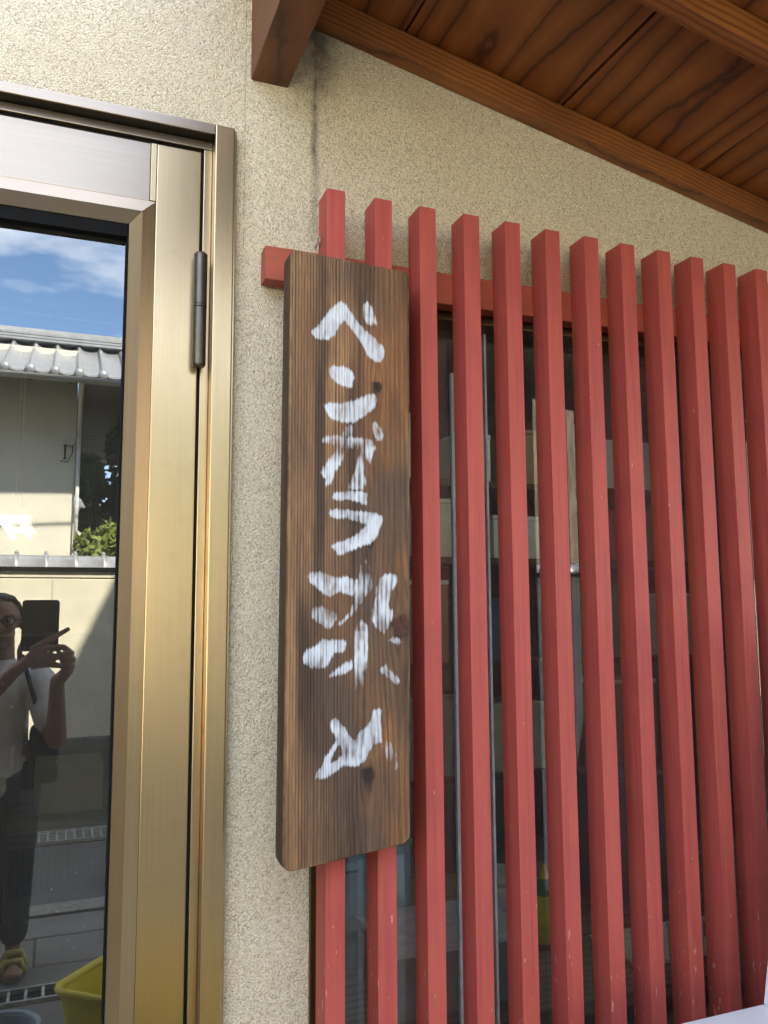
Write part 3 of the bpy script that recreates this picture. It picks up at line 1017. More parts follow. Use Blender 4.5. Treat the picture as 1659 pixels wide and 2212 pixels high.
    patch = fbm(x * 34, z * 26, 131, 3)
    cover = np.clip((al * 1.15 - 0.06 - 0.06 * np.clip((1.75 - z) / 0.25, 0, 1)) + 1.5 * (patch - 0.5) + 1.0 * (grainy - 0.5) - 0.9 * line * (1.5 - al), 0, 0.92) * np.clip(al * 6, 0, 1)
    cover = np.clip(cover * 1.05, 0, 0.93)[..., None]
    pcol = np.array([0.62, 0.655, 0.70]) * (0.86 + 0.24 * patch[..., None])
    col = col * (1 - cover) + pcol * cover
    Yv = Yv - 0.00025 * cover[..., 0]
    col = np.clip(col, 0.004, 1)
    # --- mesh: relief face, side skirt, back
    V = np.stack([X, Yv, Z], -1).reshape(-1, 3)
    CL = col.reshape(-1, 3)
    idx = np.arange(NX * NZ).reshape(NZ, NX)
    quads = np.stack([idx[:-1, :-1], idx[1:, :-1], idx[1:, 1:], idx[:-1, 1:]], -1).reshape(-1, 4)
    loop = np.concatenate([idx[0, :-1], idx[:-1, -1], idx[-1, :0:-1], idx[:0:-1, 0]])
    nl = len(loop)
    NS = 22
    verts = [V]; cols = [CL]; allq = [quads]
    prev = loop; base_i = len(V)
    lx = V[loop, 0]; lz = V[loop, 2]
    for k in range(1, NS + 1):
        d = k / NS
        yy = V[loop, 1] * (1 - d) + (-0.1165) * d
        if k < 3 or k > NS - 2:
            pass
        cx_ = 0.518; cz_ = 1.61
        bulge = 0.0016 * math.sin(math.pi * d)
        nx_ = np.sign(lx - cx_) * (np.abs(lx - cx_) > 0.115) * bulge
        lay = np.stack([lx + nx_, yy, lz], -1)
        ln = np.clip(np.sin(d * 46 + 5 * fbm(lz * 3 + lx * 3, lz * 0 + 2.2, 8, 2)) * 1.4, 0, 1)
        side = np.array([0.080, 0.044, 0.024]) * (0.55 + 0.8 * fbm(lz * 6 + lx * 9, lz * 0 + d * 4, 17, 4))[:, None]
        sc_ = side * (1 - 0.75 * ln[:, None]) + np.array([0.028, 0.016, 0.010]) * 0.75 * ln[:, None]
        verts.append(lay); cols.append(sc_)
        cur = base_i + np.arange(nl); base_i += nl
        allq.append(np.stack([prev, np.roll(prev, -1), np.roll(cur, -1), cur], -1))
        prev = cur
    Vv = np.concatenate(verts); Cc = np.concatenate(cols); Q = np.concatenate(allq)
    me = bpy.data.meshes.new('sign_board')
    nq = len(Q)
    me.vertices.add(len(Vv))
    me.vertices.foreach_set('co', (Vv - np.array([0.518, -0.117, 1.03])).astype(np.float32).ravel())
    me.loops.add(nq * 4 + nl)
    me.polygons.add(nq + 1)
    me.loops.foreach_set('vertex_index', np.concatenate([Q.ravel(), prev[::-1]]).astype(np.int32))
    ls = np.concatenate([np.arange(nq) * 4, [nq * 4]]).astype(np.int32)
    me.polygons.foreach_set('loop_start', ls)
    me.update(calc_edges=True)
    me.validate()
    at = me.color_attributes.new('grain', 'FLOAT_COLOR', 'POINT')
    rgba = np.ones((len(Vv), 4), np.float32); rgba[:, :3] = Cc
    at.data.foreach_set('color', rgba.ravel())
    k = NT('weathered_cedar')
    a_ = k.n('Attribute', attribute_name='grain')
    o_ = k.obj()
    fine = k.noise(k.mapping(o_, (1, 1, 0.04)), 900, 2, 0.6)
    c = k.mix(0.45, a_.outputs['Color'], k.ramp(fine, [(0.3, (0.6, 0.58, 0.56)), (0.7, (1.3, 1.3, 1.3))]), 'MULTIPLY')
    k.col(c)
    k.set(Roughness=0.62)
    k.b.inputs['Specular IOR Level'].default_value = 0.35
    k.nor(k.bump(fine, 0.25, 0.0006))
    o = link('sign_board', me, k.m, None, True, (0.518, -0.117, 1.03))
    try:
        me.set_sharp_from_angle(angle=R(60))
    except Exception:
        pass
    tag(o, 'weathered plank sign with white brushed Japanese lettering hung on the red lattice', 'sign')
sign_board()


# ------------------------------------------------------------------ white panel leaning before the lattice
M['white_board'] = m_plain('white_plastic', (0.72, 0.74, 0.76), 0.35, 0, 0.05, 5)
wp = empty('white_cabinet', (1.45, -0.55, 0.0), 'white cabinet, low top and taller end, before the lattice at lower right', 'cabinet')
b = B(); b.box(0.92, 1.3635, -0.78, -0.300, 0.004, 0.6940, 0.006, 3)
o = b.build('low_section', 'white_board', wp); o.location = (-1.45, 0.55, 0)
b = B(); b.prism([(1.3650, 0.004), (2.15, 0.004), (2.15, 1.50), (1.54, 1.50), (1.3655, 0.6945)], 'Y', -0.78, -0.300)  # upper part, out of view, made tall to shade the slats
o = b.build('tall_section', 'white_board', wp); o.location = (-1.45, 0.55, 0)
b = B(); b.box(0.93, 1.36, -0.792, -0.781, 0.03, 0.66, 0.004)
o = b.build('cabinet_door', 'white_board', wp); o.location = (-1.45, 0.55, 0)

# ------------------------------------------------------------------ garden wall across the lane
M['cream'] = m_plain('cream_render', (0.70, 0.66, 0.51), 0.85, 0, 0.10, 5, 0.08)
gw = empty('garden_wall', (0, -4.9, 0), 'cream rendered garden wall with grey tile coping and mossy concrete base', 'wall')
def gplace(o):
    o.location = (0, 4.9, 0)
    return o
b = B(); b.box(-9, 9, -5.02, -4.78, -0.02, 0.563, 0.01); gplace(b.build('wall_base', 'block', gw))
x = -7.26
while x < 7:
    b = B(); b.box(x + 0.003, x + 1.797, -5.0, -4.80, 0.565, 1.722, 0.004, 1); gplace(b.build('wall_panel', 'cream', gw))
    x += 1.8
b = B(); b.box(-7.3, 7.3, -5.0, -4.795, 1.730, 1.775, 0.003, 1); gplace(b.build('wall_cap', 'cream', gw))
b = B(); b.box(-7.3, 7.3, -5.03, -4.775, 1.777, 1.815); gplace(b.build('coping_bed', m_plain('dark_mortar', (0.05, 0.045, 0.035), 0.9), gw))
# half-round ridge tiles, each with a raised collar
def coping_mesh():
    q = B()
    L_ = 0.2030
    prof = [(0, 1.0), (0.168, 1.0), (0.170, 1.16), (0.196, 1.16), (0.198, 1.0), (L_ - 0.001, 1.0)]
    rings = []
    for xx, kx in prof:
        ring = []
        for j in range(9):
            a = math.pi * j / 8
            ring.append(q.bm.verts.new((xx, -0.155 * math.cos(a) * (0.95 + 0.05 * kx), 0.082 * kx * math.sin(a) ** 0.8 if j not in (0, 8) else -0.012)))
        rings.append(ring)
    for i in range(len(rings) - 1):
        for j in range(8):
            q.bm.faces.new((rings[i][j], rings[i][j + 1], rings[i + 1][j + 1], rings[i + 1][j]))
    for rg in (rings[0], rings[-1]):
        q.bm.faces.new(rg)
    q.ball((0.183, 0.0, 0.100), 0.017, 1)
    return q
c0 = coping_mesh().build('coping_tile', 'tile', gw)
smooth_by_angle(c0, 45)
c0.location = (-0.4970, 0, 1.818)
for i in range(-24, 26):
    if i == 0:
        continue
    o = c0.copy(); C.objects.link(o); o.parent = gw
    o.location = (-0.4970 + 0.2033 * i, 0, 1.818)

# ------------------------------------------------------------------ house across the lane
M['hwall'] = m_plain('house_render', (0.70, 0.68, 0.56), 0.85, 0, 0.08, 3, 0.05)
M['eave'] = m_wood('eave_timber', (0.035, 0.026, 0.016), (0.07, 0.052, 0.034), (0.10, 0.078, 0.052), 'X', 30, 0.7, 0.05)
hs = empty('house', (-2.5, -8.5, 0), 'cream house with silver roof tiles and deep dark eaves beyond the garden wall', 'house')
def hplace(o):
    o.location = tuple(Vector(o.location) - Vector((-2.5, -8.5, 0)))
    return o
b = B(); b.box(-7.5, 0.100, -13, -8.0, -0.02, 4.42); hplace(b.build('wall', 'hwall', hs))
SLP = 0.50
def zr(y):          # top of the roof boarding over y
    return 3.93 + SLP * (-7.2 - y)
# roof deck with soffit, running past the corner
b = B()
b.prism([(-7.16, 3.90), (-7.16, 3.925), (-8.45, zr(-8.45) - 0.005), (-8.45, zr(-8.45) - 0.06)], 'X', -7.8, 1.15)
hplace(b.build('eave_deck', 'eave', hs))
for i in range(20):
    b = B(); b.box(0.102, 1.13, -7.46 - 0.26 * i, -7.215 - 0.26 * i, 3.862, 3.878, 0.002, 1); hplace(b.build('soffit_board', 'eave', hs))
b = B(); b.box(0.102, 1.14, -12.6, -7.21, 3.8795, 3.892); hplace(b.build('soffit_deck', 'eave', hs))
b = B(); b.box(-7.8, 1.15, -7.170, -7.145, 3.845, 3.925, 0.003); hplace(b.build('fascia', 'eave', hs))
for i in range(22):
    xx = -7.2 + 0.40 * i
    b = B()
    b.prism([(-7.2, 3.83), (-7.2, 3.893), (-7.99, zr(-7.99) - 0.046), (-7.99, zr(-7.99) - 0.11)], 'X', xx, xx + 0.045)
    hplace(b.build('eave_rafter', 'eave', hs))
b = B()
q_ = [(-7.105 + 0.055 * math.cos(a), 3.868 + 0.05 * math.sin(a)) for a in [math.pi + math.pi * i / 8 for i in range(9)]]
b.prism(q_ + [(-7.055, 3.872), (-7.155, 3.872)], 'X', -7.75, 1.14)
hplace(b.build('gutter', m_plain('gutter_grey', (0.30, 0.30, 0.28), 0.5), hs))
# pantiles: each a curved sheet with a lip; eave row closed with a round end cap
def tile_mesh(cap):
    q = B()
    W_, L_ = 0.2345, 0.30
    def prof(t):
        return 0.062 * (max(0.0, math.cos((t - 0.10) * math.pi * 2.3)) ** 1.3 if abs(t - 0.10) < 0.22 else 0.0) + 0.026 * (t - 0.62) ** 2 * 5 * (1 if t > 0.3 else 0)
    N_ = 12
    r0 = []
    for s in (0, 1):
        top = [q.bm.verts.new((W_ * j / N_, -s * L_, prof(j / N_) + s * L_ * SLP)) for j in range(N_ + 1)]
        bot = [q.bm.verts.new((W_ * j / N_, -s * L_, prof(j / N_) - 0.020 + s * L_ * SLP)) for j in range(N_ + 1)]
        r0.append((top, bot))
    (t0, b0), (t1, b1) = r0
    for j in range(N_):
        q.bm.faces.new((t0[j], t0[j + 1], t1[j + 1], t1[j]))
        q.bm.faces.new((b0[j], b1[j], b1[j + 1], b0[j + 1]))
        q.bm.faces.new((t0[j], b0[j], b0[j + 1], t0[j + 1]))
        q.bm.faces.new((t1[j], t1[j + 1], b1[j + 1], b1[j]))
    q.bm.faces.new((t0[0], t1[0], b1[0], b0[0]))
    q.bm.faces.new((t0[-1], b0[-1], b1[-1], t1[-1]))
    if cap:
        q.ball((W_ * 0.10, 0.014, 0.012), 0.052, 2, (1, 0.6, 1))
    return q
base_t = {}
for row in range(5):
    for ci in range(14):
        cap = row == 0
        yy = -7.135 - 0.27 * row
        zz = zr(yy) + 0.022 + 0.0
        xx = -1.80 + 0.2345 * ci
        if cap not in base_t:
            o = tile_mesh(cap).build('roof_tile', 'tile', hs)
            smooth_by_angle(o, 50)
            base_t[cap] = o
        else:
            o = base_t[cap].copy(); C.objects.link(o); o.parent = hs
        o.location = (xx + 2.5, yy + 8.5, zz)
b = B()
for j, (z_, w_) in enumerate(((4.575, 0.15), (4.612, 0.14), (4.649, 0.13))):
    b.box(-7.8, 1.15, -8.42 - w_, -8.42 + w_, z_, z_ + 0.030, 0.004, 1)
hplace(b.build('ridge_course', 'tile', hs))
b = B()
b.tube([(-7.8, -8.42, 4.690), (1.15, -8.42, 4.690)], 0.075, 12)
hplace(b.build('ridge_tile', 'tile', hs, True))
b = B(); b.tube([(0.130, -7.955, 2.0), (0.130, -7.955, 3.42)], 0.024, 10)
b.tube([(0.130, -7.955, 3.42), (0.130, -7.60, 3.80), (0.130, -7.15, 3.86)], 0.024, 10)
hplace(b.build('downpipe', m_plain('white_pvc', (0.72, 0.72, 0.68), 0.4), hs, True))
b = B(); b.box(0.101, 0.19, -8.0, -7.94, 1.6, 2.12, 0.01)
hplace(b.build('meter_cover', 'hwall', hs))
sl2 = empty('security_lamp', (0.02, -7.99, 3.35), 'small pale lamp on a bracket fixed to the house wall beside the downpipe', 'lamp')
b = B(); b.box(-0.055, 0.055, 0.0, 0.09, -0.03, 0.035, 0.01); b.build('housing', m_plain('pale_housing', (0.5, 0.52, 0.48), 0.5), sl2)
b = B(); b.tube([(-0.03, 0.05, -0.03), (-0.03, 0.06, -0.17), (-0.03, 0.05, -0.19)], [0.010, 0.010, 0.022], 8); b.build('arm', 'rubber', sl2, True)
b = B(); b.tube([(0.05, 0.03, -0.02), (0.045, 0.03, -0.12), (0.0, 0.03, -0.22), (-0.08, 0.03, -0.21)], 0.006, 6); b.build('cable', 'rubber', sl2, True)

# second house, far right behind the trees
fh = empty('far_house', (2.0, -15.0, 0), 'white block-walled house standing behind the trees beyond the corner', 'house')
b = B(); b.box(-3.5, 5.0, -3.0, 0.0, -0.02, 3.4); b.build('wall', m_plain('white_block', (0.72, 0.70, 0.66), 0.9, 0, 0.12, 4), fh)
b = B(); b.box(-3.7, 5.2, -3.2, 0.25, 3.401, 3.55, 0.01); b.build('roof', 'tile', fh)
b = B(); b.box(-1.2, -0.2, 0.002, 0.03, 1.4, 2.5, 0.005); wf = b.build('window', m_plain('white_frame', (0.7, 0.7, 0.68), 0.5), fh)
b = B(); b.box(-1.14, -0.26, 0.031, 0.036, 1.46, 2.44); b.build('pane', m_plain('far_pane', (0.05, 0.07, 0.08), 0.08), wf)

ch2 = empty('added_timber_house', (6.4, -9.5, 0), 'dark timber house added along the lane to darken window reflections', 'house')  # added to cover the bright sky mirrored in the window panes
b = B(); b.box(-2.9, 4.0, -3.0, 3.0, -0.02, 5.0); b.build('wall', 'clad', ch2)
b = B(); b.prism([(-3.5, 4.95), (3.5, 4.95), (3.5, 5.05), (0.0, 6.6), (-3.5, 5.05)], 'X', -3.3, 4.4); b.build('roof', 'tile', ch2)
for xx in (-2.2, -0.6, 1.0):
    b = B(); b.box(xx, xx + 0.9, 3.002, 3.03, 2.9, 4.1, 0.005); wf = b.build('window', m_plain('timber_sash', (0.16, 0.11, 0.07), 0.6), ch2)
    b = B(); b.box(xx + 0.06, xx + 0.84, 3.031, 3.036, 2.96, 4.04); b.build('pane', m_plain('dark_pane', (0.04, 0.05, 0.06), 0.08), wf)

# ------------------------------------------------------------------ trees beside the house
def m_leaf(name, c):
    k = NT(name)
    n = k.noise(k.obj(), 5, 3)
    k.col(k.ramp(n, [(0.3, tuple(x * 0.6 for x in c)), (0.7, tuple(x * 1.5 for x in c))]))
    k.set(Roughness=0.55)
    k.b.inputs['Transmission Weight'].default_value = 0.0
    try:
        k.b.inputs['Subsurface Weight'].default_value = 0.0
    except Exception:
        pass
    return k.m
M['leaf'] = m_leaf('leaf_green', (0.10, 0.165, 0.035))
M['leaf2'] = m_leaf('leaf_light', (0.17, 0.22, 0.04))
M['bark'] = m_plain('bark', (0.09, 0.065, 0.045), 0.9, 0, 0.3, 30, 0.4)
def tree(loc, h, rad, n, seed, m, label, cat='tree', name='garden_tree'):
    rg = np.random.RandomState(seed)
    e = empty(name, loc, label, cat)
    b = B()
    b.tube([(0, 0, -0.05), (0.05, 0.02, h * 0.3), (0.0, 0.05, h * 0.62)], [0.09 * h / 4, 0.065 * h / 4, 0.035 * h / 4], 8)
    clumps = []
    for i in range(16):
        a = rg.rand() * 6.283; rr = rad * (0.25 + 0.65 * rg.rand()); zz = h * (0.25 + 0.72 * rg.rand())
        if zz > h * 0.8:
            rr *= 0.6
        c = np.array([rr * math.cos(a), rr * math.sin(a), zz]); clumps.append((c, rad * (0.22 + 0.25 * rg.rand())))
        b.tube([(0, 0.04, h * (0.22 + 0.35 * rg.rand())), tuple(c * np.array([0.5, 0.5, 0.9])), tuple(c)], [0.025 * h / 4, 0.016 * h / 4, 0.006 * h / 4], 5)
    b.build('trunk', 'bark', e, True)
    ci = rg.randint(0, len(clumps), n)
    cen = np.array([c for c, _ in clumps])[ci]; cr_ = np.array([r_ for _, r_ in clumps])[ci]
    d = rg.normal(size=(n, 3)); d /= np.linalg.norm(d, axis=1)[:, None]
    p = cen + d * (cr_ * rg.rand(n) ** 0.45)[:, None]
    t1 = rg.normal(size=(n, 3)); t1 /= np.linalg.norm(t1, axis=1)[:, None]
    t2 = np.cross(t1, rg.normal(size=(n, 3))); t2 /= np.linalg.norm(t2, axis=1)[:, None]
    L_ = (0.055 + 0.05 * rg.rand(n))[:, None]
    bend = np.cross(t1, t2) * L_ * 0.18
    v = np.stack([p - t1 * L_, p + t2 * L_ * 0.42 - bend, p + t1 * L_, p - t2 * L_ * 0.42 - bend], 1).reshape(-1, 3)
    f = np.arange(n * 4).reshape(n, 4)
    me = bpy.data.meshes.new('crown')
    me.from_pydata(v.tolist(), [], f.tolist())
    link('crown', me, m, e)
    return e
tree((0.48, -9.2, 0), 4.0, 0.62, 10000, 3, 'leaf', 'dense dark leafed tree rising beside the house corner')
tree((1.35, -9.6, 0), 4.3, 0.95, 6000, 4, 'leaf', 'tall dark leafed tree at the right of the house corner')
tree((0.42, -7.0, 0), 2.3, 0.42, 3600, 5, 'leaf2', 'light green shrub just above the garden wall coping', 'shrub', 'garden_shrub')
tree((1.05, -6.6, 0), 2.6, 0.55, 4000, 6, 'leaf2', 'taller light green shrub behind the garden wall, right of the low one', 'shrub', 'garden_shrub')
tree((2.6, -8.0, 0), 4.6, 1.2, 6000, 8, 'leaf', 'broad tree behind the garden wall farthest from the house')

# ------------------------------------------------------------------ yellow tub
M['yellow'] = m_plain('yellow_plastic', (0.85, 0.70, 0.035), 0.42, 0, 0.10, 9, 0.05)
def rrect(hx, hy, r, n=5):
    pts = []
    for cx_, cy_, a0 in ((hx - r, hy - r, 0), (-hx + r, hy - r, 90), (-hx + r, -hy + r, 180), (hx - r, -hy + r, 270)):
        for i in range(n + 1):
            a = R(a0 + 90 * i / n)
            pts.append((cx_ + r * math.cos(a), cy_ + r * math.sin(a)))
    return pts
def tub(loc, hx, hy, H, rot, label, name, cat, m, rr=0.05):
    e = empty(name, loc, label, cat)
    e.rotation_euler = (0, 0, rot)
    q = B()
    lv = [(hx * 0.80, hy * 0.80, 0.0, rr), (hx * 0.97, hy * 0.97, H - 0.01, rr), (hx * 0.94, hy * 0.94, H - 0.012, rr), (hx * 0.775, hy * 0.775, 0.012, rr)]
    rings = [[q.bm.verts.new((px, py, z_)) for px, py in rrect(a, c, r_)] for a, c, z_, r_ in lv]
    n = len(rings[0])
    for i in range(3):
        for j in range(n):
            q.bm.faces.new((rings[i][j], rings[i][(j + 1) % n], rings[i + 1][(j + 1) % n], rings[i + 1][j]))
    q.bm.faces.new(list(reversed(rings[0]))); q.bm.faces.new(rings[-1])
    smooth_by_angle(q.build('tub_body', m, e), 50)
    q = B()
    lo = rrect(hx * 0.985, hy * 0.985, rr)
    ring = [(px, py, H) for px, py in lo] + [(lo[0][0], lo[0][1], H)]
    q.tube(ring, 0.012, 8, False)
    q.build('rim', m, e, True)
    for s in (-1, 1):
        q = B(); q.box(s * hx * 0.99 - 0.012, s * hx * 0.99 + 0.012, -0.07, 0.07, H - 0.035, H - 0.014, 0.005)
        q.build('handle', m, e)
    return e
_c = Vector((0.013, -1.198, 0.0)); _d1 = Vector((0.753, 0.657, 0)); _d2 = Vector((0.657, -0.753, 0))
tub(tuple(_c + _d1 * 0.20 + _d2 * 0.27), 0.20, 0.27, 0.30, math.atan2(0.657, 0.753), 'scuffed yellow plastic tub on the pavement before the door', 'yellow_tub', 'tub', 'yellow')
bs = empty('wash_basin', (-0.130, -1.255, 0.0), 'grey blue round basin on the pavement left of the yellow tub', 'basin')
q = B(); q.lathe([(0.075, 0.004), (0.108, 0.17), (0.120, 0.175), (0.120, 0.182), (0.104, 0.180), (0.070, 0.016), (0.001, 0.014)], (0, 0, 0), 28)
smooth_by_angle(q.build('bowl', m_plain('grey_blue_plastic', (0.28, 0.36, 0.42), 0.4, 0, 0.15, 30), bs), 45)
q = B(); q.tube([(0.116 * math.cos(t), 0.116 * math.sin(t), 0.183) for t in [2 * math.pi * i / 28 for i in range(29)]], 0.009, 8, False)
q.build('rim', m_plain('pale_blue_rim', (0.42, 0.52, 0.58), 0.4, 0, 0.2, 40), bs, True)

# ------------------------------------------------------------------ person holding a tablet (seen in the door glass)
M['skin'] = m_plain('skin', (0.34, 0.175, 0.110), 0.5, 0, 0.08, 30)
M['shirt'] = m_plain('white_cotton', (0.66, 0.63, 0.58), 0.9, 0, 0.14, 14, 0.4)
M['trouser'] = m_plain('dark_cloth', (0.022, 0.024, 0.032), 0.9, 0, 0.3, 20, 0.2)
M['hair'] = m_plain('dark_hair', (0.016, 0.014, 0.013), 0.6, 0, 0.4, 120, 0.5)
M['beard'] = m_plain('grey_beard', (0.17, 0.16, 0.145), 0.8, 0, 0.4, 160, 0.4)
per = empty('person', (-0.24, -2.22, 0), 'person in white T-shirt and dark trousers holding up a tablet, glasses and grey beard', 'person')
def pp(*p):
    return Vector(p)
def pbuild(q, name, m, vox, smooth=True, parent=None):
    o = q.build(name, m, parent or per, True)
    if parent is None:
        o.location = (0.24, 2.22, 0)
    if vox:
        r_ = o.modifiers.new('union', 'REMESH'); r_.mode = 'VOXEL'; r_.voxel_size = vox; r_.use_smooth_shade = True
        s_ = o.modifiers.new('soft', 'SMOOTH'); s_.factor = 0.5; s_.iterations = 4
    return o
HX, HY, HZ = -0.235, -2.20, 1.440       # head centre
q = B()
q.ball((HX, HY - 0.005, HZ + 0.03), 0.083, 3, (0.93, 1.12, 1.02))          # skull
q.ball((HX, HY + 0.028, HZ - 0.045), 0.062, 3, (0.96, 1.0, 1.12))          # jaw
q.ball((HX, HY + 0.062, HZ - 0.092), 0.028, 2, (1.05, 0.9, 0.8))           # chin
q.limb((HX, HY + 0.085, HZ + 0.028), 0.010, (HX, HY + 0.104, HZ - 0.018), 0.014, 8)   # nose
for s in (-1, 1):
    q.ball((HX + s * 0.012, HY + 0.094, HZ - 0.020), 0.009, 2)
    q.ball((HX + s * 0.079, HY - 0.005, HZ - 0.002), 0.026, 2, (0.30, 0.75, 1.15))    # ear
    q.ball((HX + s * 0.040, HY + 0.068, HZ - 0.012), 0.022, 2)                        # cheek
    q.limb((HX + s * 0.014, HY + 0.083, HZ + 0.036), 0.008, (HX + s * 0.052, HY + 0.070, HZ + 0.036), 0.007, 6)  # brow
q.limb((HX - 0.022, HY + 0.084, HZ - 0.052), 0.007, (HX + 0.022, HY + 0.084, HZ - 0.052), 0.007, 6)   # lips
q.limb((HX, HY - 0.015, HZ - 0.06), 0.056, (HX, -2.235, 1.24), 0.062)      # neck
# trunk
q.limb((HX, -2.24, 1.17), 0.11, (HX, -2.235, 0.95), 0.105)
q.limb((HX - 0.10, -2.24, 1.17), 0.07, (HX + 0.10, -2.24, 1.17), 0.07)
# arms
RS, RE, RW = (-0.075, -2.235, 1.185), (0.005, -2.06, 0.955), (0.000, -1.80, 1.215)
LS, LE, LW = (-0.395, -2.235, 1.185), (-0.40, -2.02, 0.985), (-0.155, -1.765, 1.265)
for S_, E_, W_ in ((RS, RE, RW), (LS, LE, LW)):
    q.limb(S_, 0.055, E_, 0.043); q.limb(E_, 0.043, W_, 0.028)
# left hand flat behind the tablet: palm low on its back, fingers reaching right
PL = [(-0.150, -1.750, 1.275), (-0.115, -1.708, 1.295), (-0.078, -1.686, 1.315)]
q.limb(LW, 0.028, PL[1], 0.022); q.limb(PL[1], 0.022, PL[2], 0.020)
for bz in (1.350, 1.333, 1.310, 1.290):
    q.limb((-0.120, -1.706, 1.298), 0.017, (-0.075, -1.676, bz), 0.0135)
q.limb((-0.085, -1.680, 1.345), 0.015, (-0.085, -1.684, 1.285), 0.015)
def finger(pts, r0, r1):
    n = len(pts) - 1
    for i in range(n):
        a = r0 + (r1 - r0) * i / n; c = r0 + (r1 - r0) * (i + 1) / n
        q.limb(pts[i], a, pts[i + 1], c, 8)
FY = -1.672
finger([(-0.085, FY - 0.004, 1.350), (-0.045, FY, 1.378), (-0.005, FY, 1.400), (0.032, FY, 1.422)], 0.0150, 0.0095)
finger([(-0.075, FY, 1.333), (-0.028, FY + 0.004, 1.352), (0.018, FY + 0.004, 1.355), (0.046, FY - 0.006, 1.335)], 0.0150, 0.0105)
finger([(-0.075, FY, 1.310), (-0.026, FY + 0.004, 1.320), (0.020, FY + 0.004, 1.318), (0.048, FY - 0.006, 1.302)], 0.0150, 0.0105)
finger([(-0.078, FY - 0.002, 1.288), (-0.035, FY + 0.002, 1.290), (0.002, FY + 0.002, 1.286), (0.026, FY - 0.006, 1.275)], 0.0140, 0.0095)
finger([(-0.135, -1.722, 1.305), (-0.138, -1.708, 1.345), (-0.128, -1.706, 1.380)], 0.0125, 0.0085)          # thumb on the screen side
# right hand: heel under the corner, fingers round the lower right edge
q.limb(RW, 0.028, (0.028, -1.735, 1.250), 0.023); q.limb((0.028, -1.735, 1.250), 0.023, (0.040, -1.715, 1.285), 0.020)
for i, (z_, xo) in enumerate(((1.330, 0.050), (1.306, 0.056), (1.282, 0.055), (1.260, 0.048))):
    finger([(0.040, -1.715, z_ - 0.010), (xo, -1.692, z_), (xo - 0.006, -1.664, z_ + 0.002), (xo - 0.034, -1.652, z_)], 0.0125, 0.0095)
finger([(0.022, -1.722, 1.285), (0.008, -1.712, 1.325), (-0.010, -1.708, 1.355)], 0.0125, 0.0085)
# legs and feet
for s, kx in ((1, -0.15), (-1, -0.33)):
    q.limb((kx, -2.235, 0.86), 0.085, (kx + 0.012 * s, -2.225, 0.47), 0.055); q.limb((kx + 0.012 * s, -2.225, 0.47), 0.055, (kx + 0.015 * s, -2.25, 0.085), 0.034)
    q.limb((kx + 0.015 * s, -2.255, 0.050), 0.032, (kx + 0.025 * s, -2.10, 0.036), 0.026)
    q.ball((kx + 0.028 * s, -2.07, 0.036), 0.034, 2, (1.1, 1.2, 0.55))
pbuild(q, 'body', 'skin', 0.0048)
q = B()
for s in (-1, 1):
    q.ball((HX + s * 0.032, HY + 0.080, HZ + 0.014), 0.0105, 2)
pbuild(q, 'eye', m_plain('eye_dark', (0.06, 0.045, 0.035), 0.2), 0)
# hair
q = B()
q.ball((HX, HY - 0.012, HZ + 0.036), 0.086, 4, (0.955, 1.13, 1.06))
for v in list(q.bm.verts):
    jag = 0.008 * math.sin(v.co.x * 310 + v.co.y * 170) + 0.006 * math.sin(v.co.x * 730 + 1)
    v.co += (v.co - Vector((HX, HY - 0.012, HZ + 0.036))).normalized() * 0.0035 * math.sin(v.co.x * 900) * math.sin(v.co.y * 800 + v.co.z * 500)
    if v.co.z < HZ - 0.03 + jag + 1.35 * max(0, v.co.y - (HY - 0.035)) or (v.co.y > HY + 0.030 and v.co.z < HZ + 0.080 + jag):
        q.bm.verts.remove(v)
ho = pbuild(q, 'hair', 'hair', 0)
so_ = ho.modifiers.new('thick', 'SOLIDIFY'); so_.thickness = 0.005; so_.offset = 0.3
q = B()
q.ball((HX, HY + 0.070, HZ - 0.094), 0.022, 2, (1.25, 0.75, 1.0))
q.limb((HX - 0.026, HY + 0.086, HZ - 0.043), 0.006, (HX + 0.026, HY + 0.086, HZ - 0.043), 0.006, 6)
pbuild(q, 'beard', 'beard', 0)
q = B()
for s in (-1, 1):
    pts = [(HX + s * 0.034 + 0.025 * math.cos(t), HY + 0.103 - 0.10 * abs(s * 0.034 + 0.025 * math.cos(t)) * 0.25, HZ + 0.012 + 0.020 * math.sin(t)) for t in [2 * math.pi * i / 16 for i in range(17)]]
    q.tube(pts, 0.0026, 6, False)
    q.tube([(HX + s * 0.058, HY + 0.100, HZ + 0.018), (HX + s * 0.080, HY + 0.06, HZ + 0.018), (HX + s * 0.082, HY - 0.01, HZ + 0.012)], 0.0022, 6)
q.tube([(HX - 0.010, HY + 0.104, HZ + 0.016), (HX + 0.010, HY + 0.104, HZ + 0.016)], 0.0024, 6)
pbuild(q, 'glasses', 'black', 0)
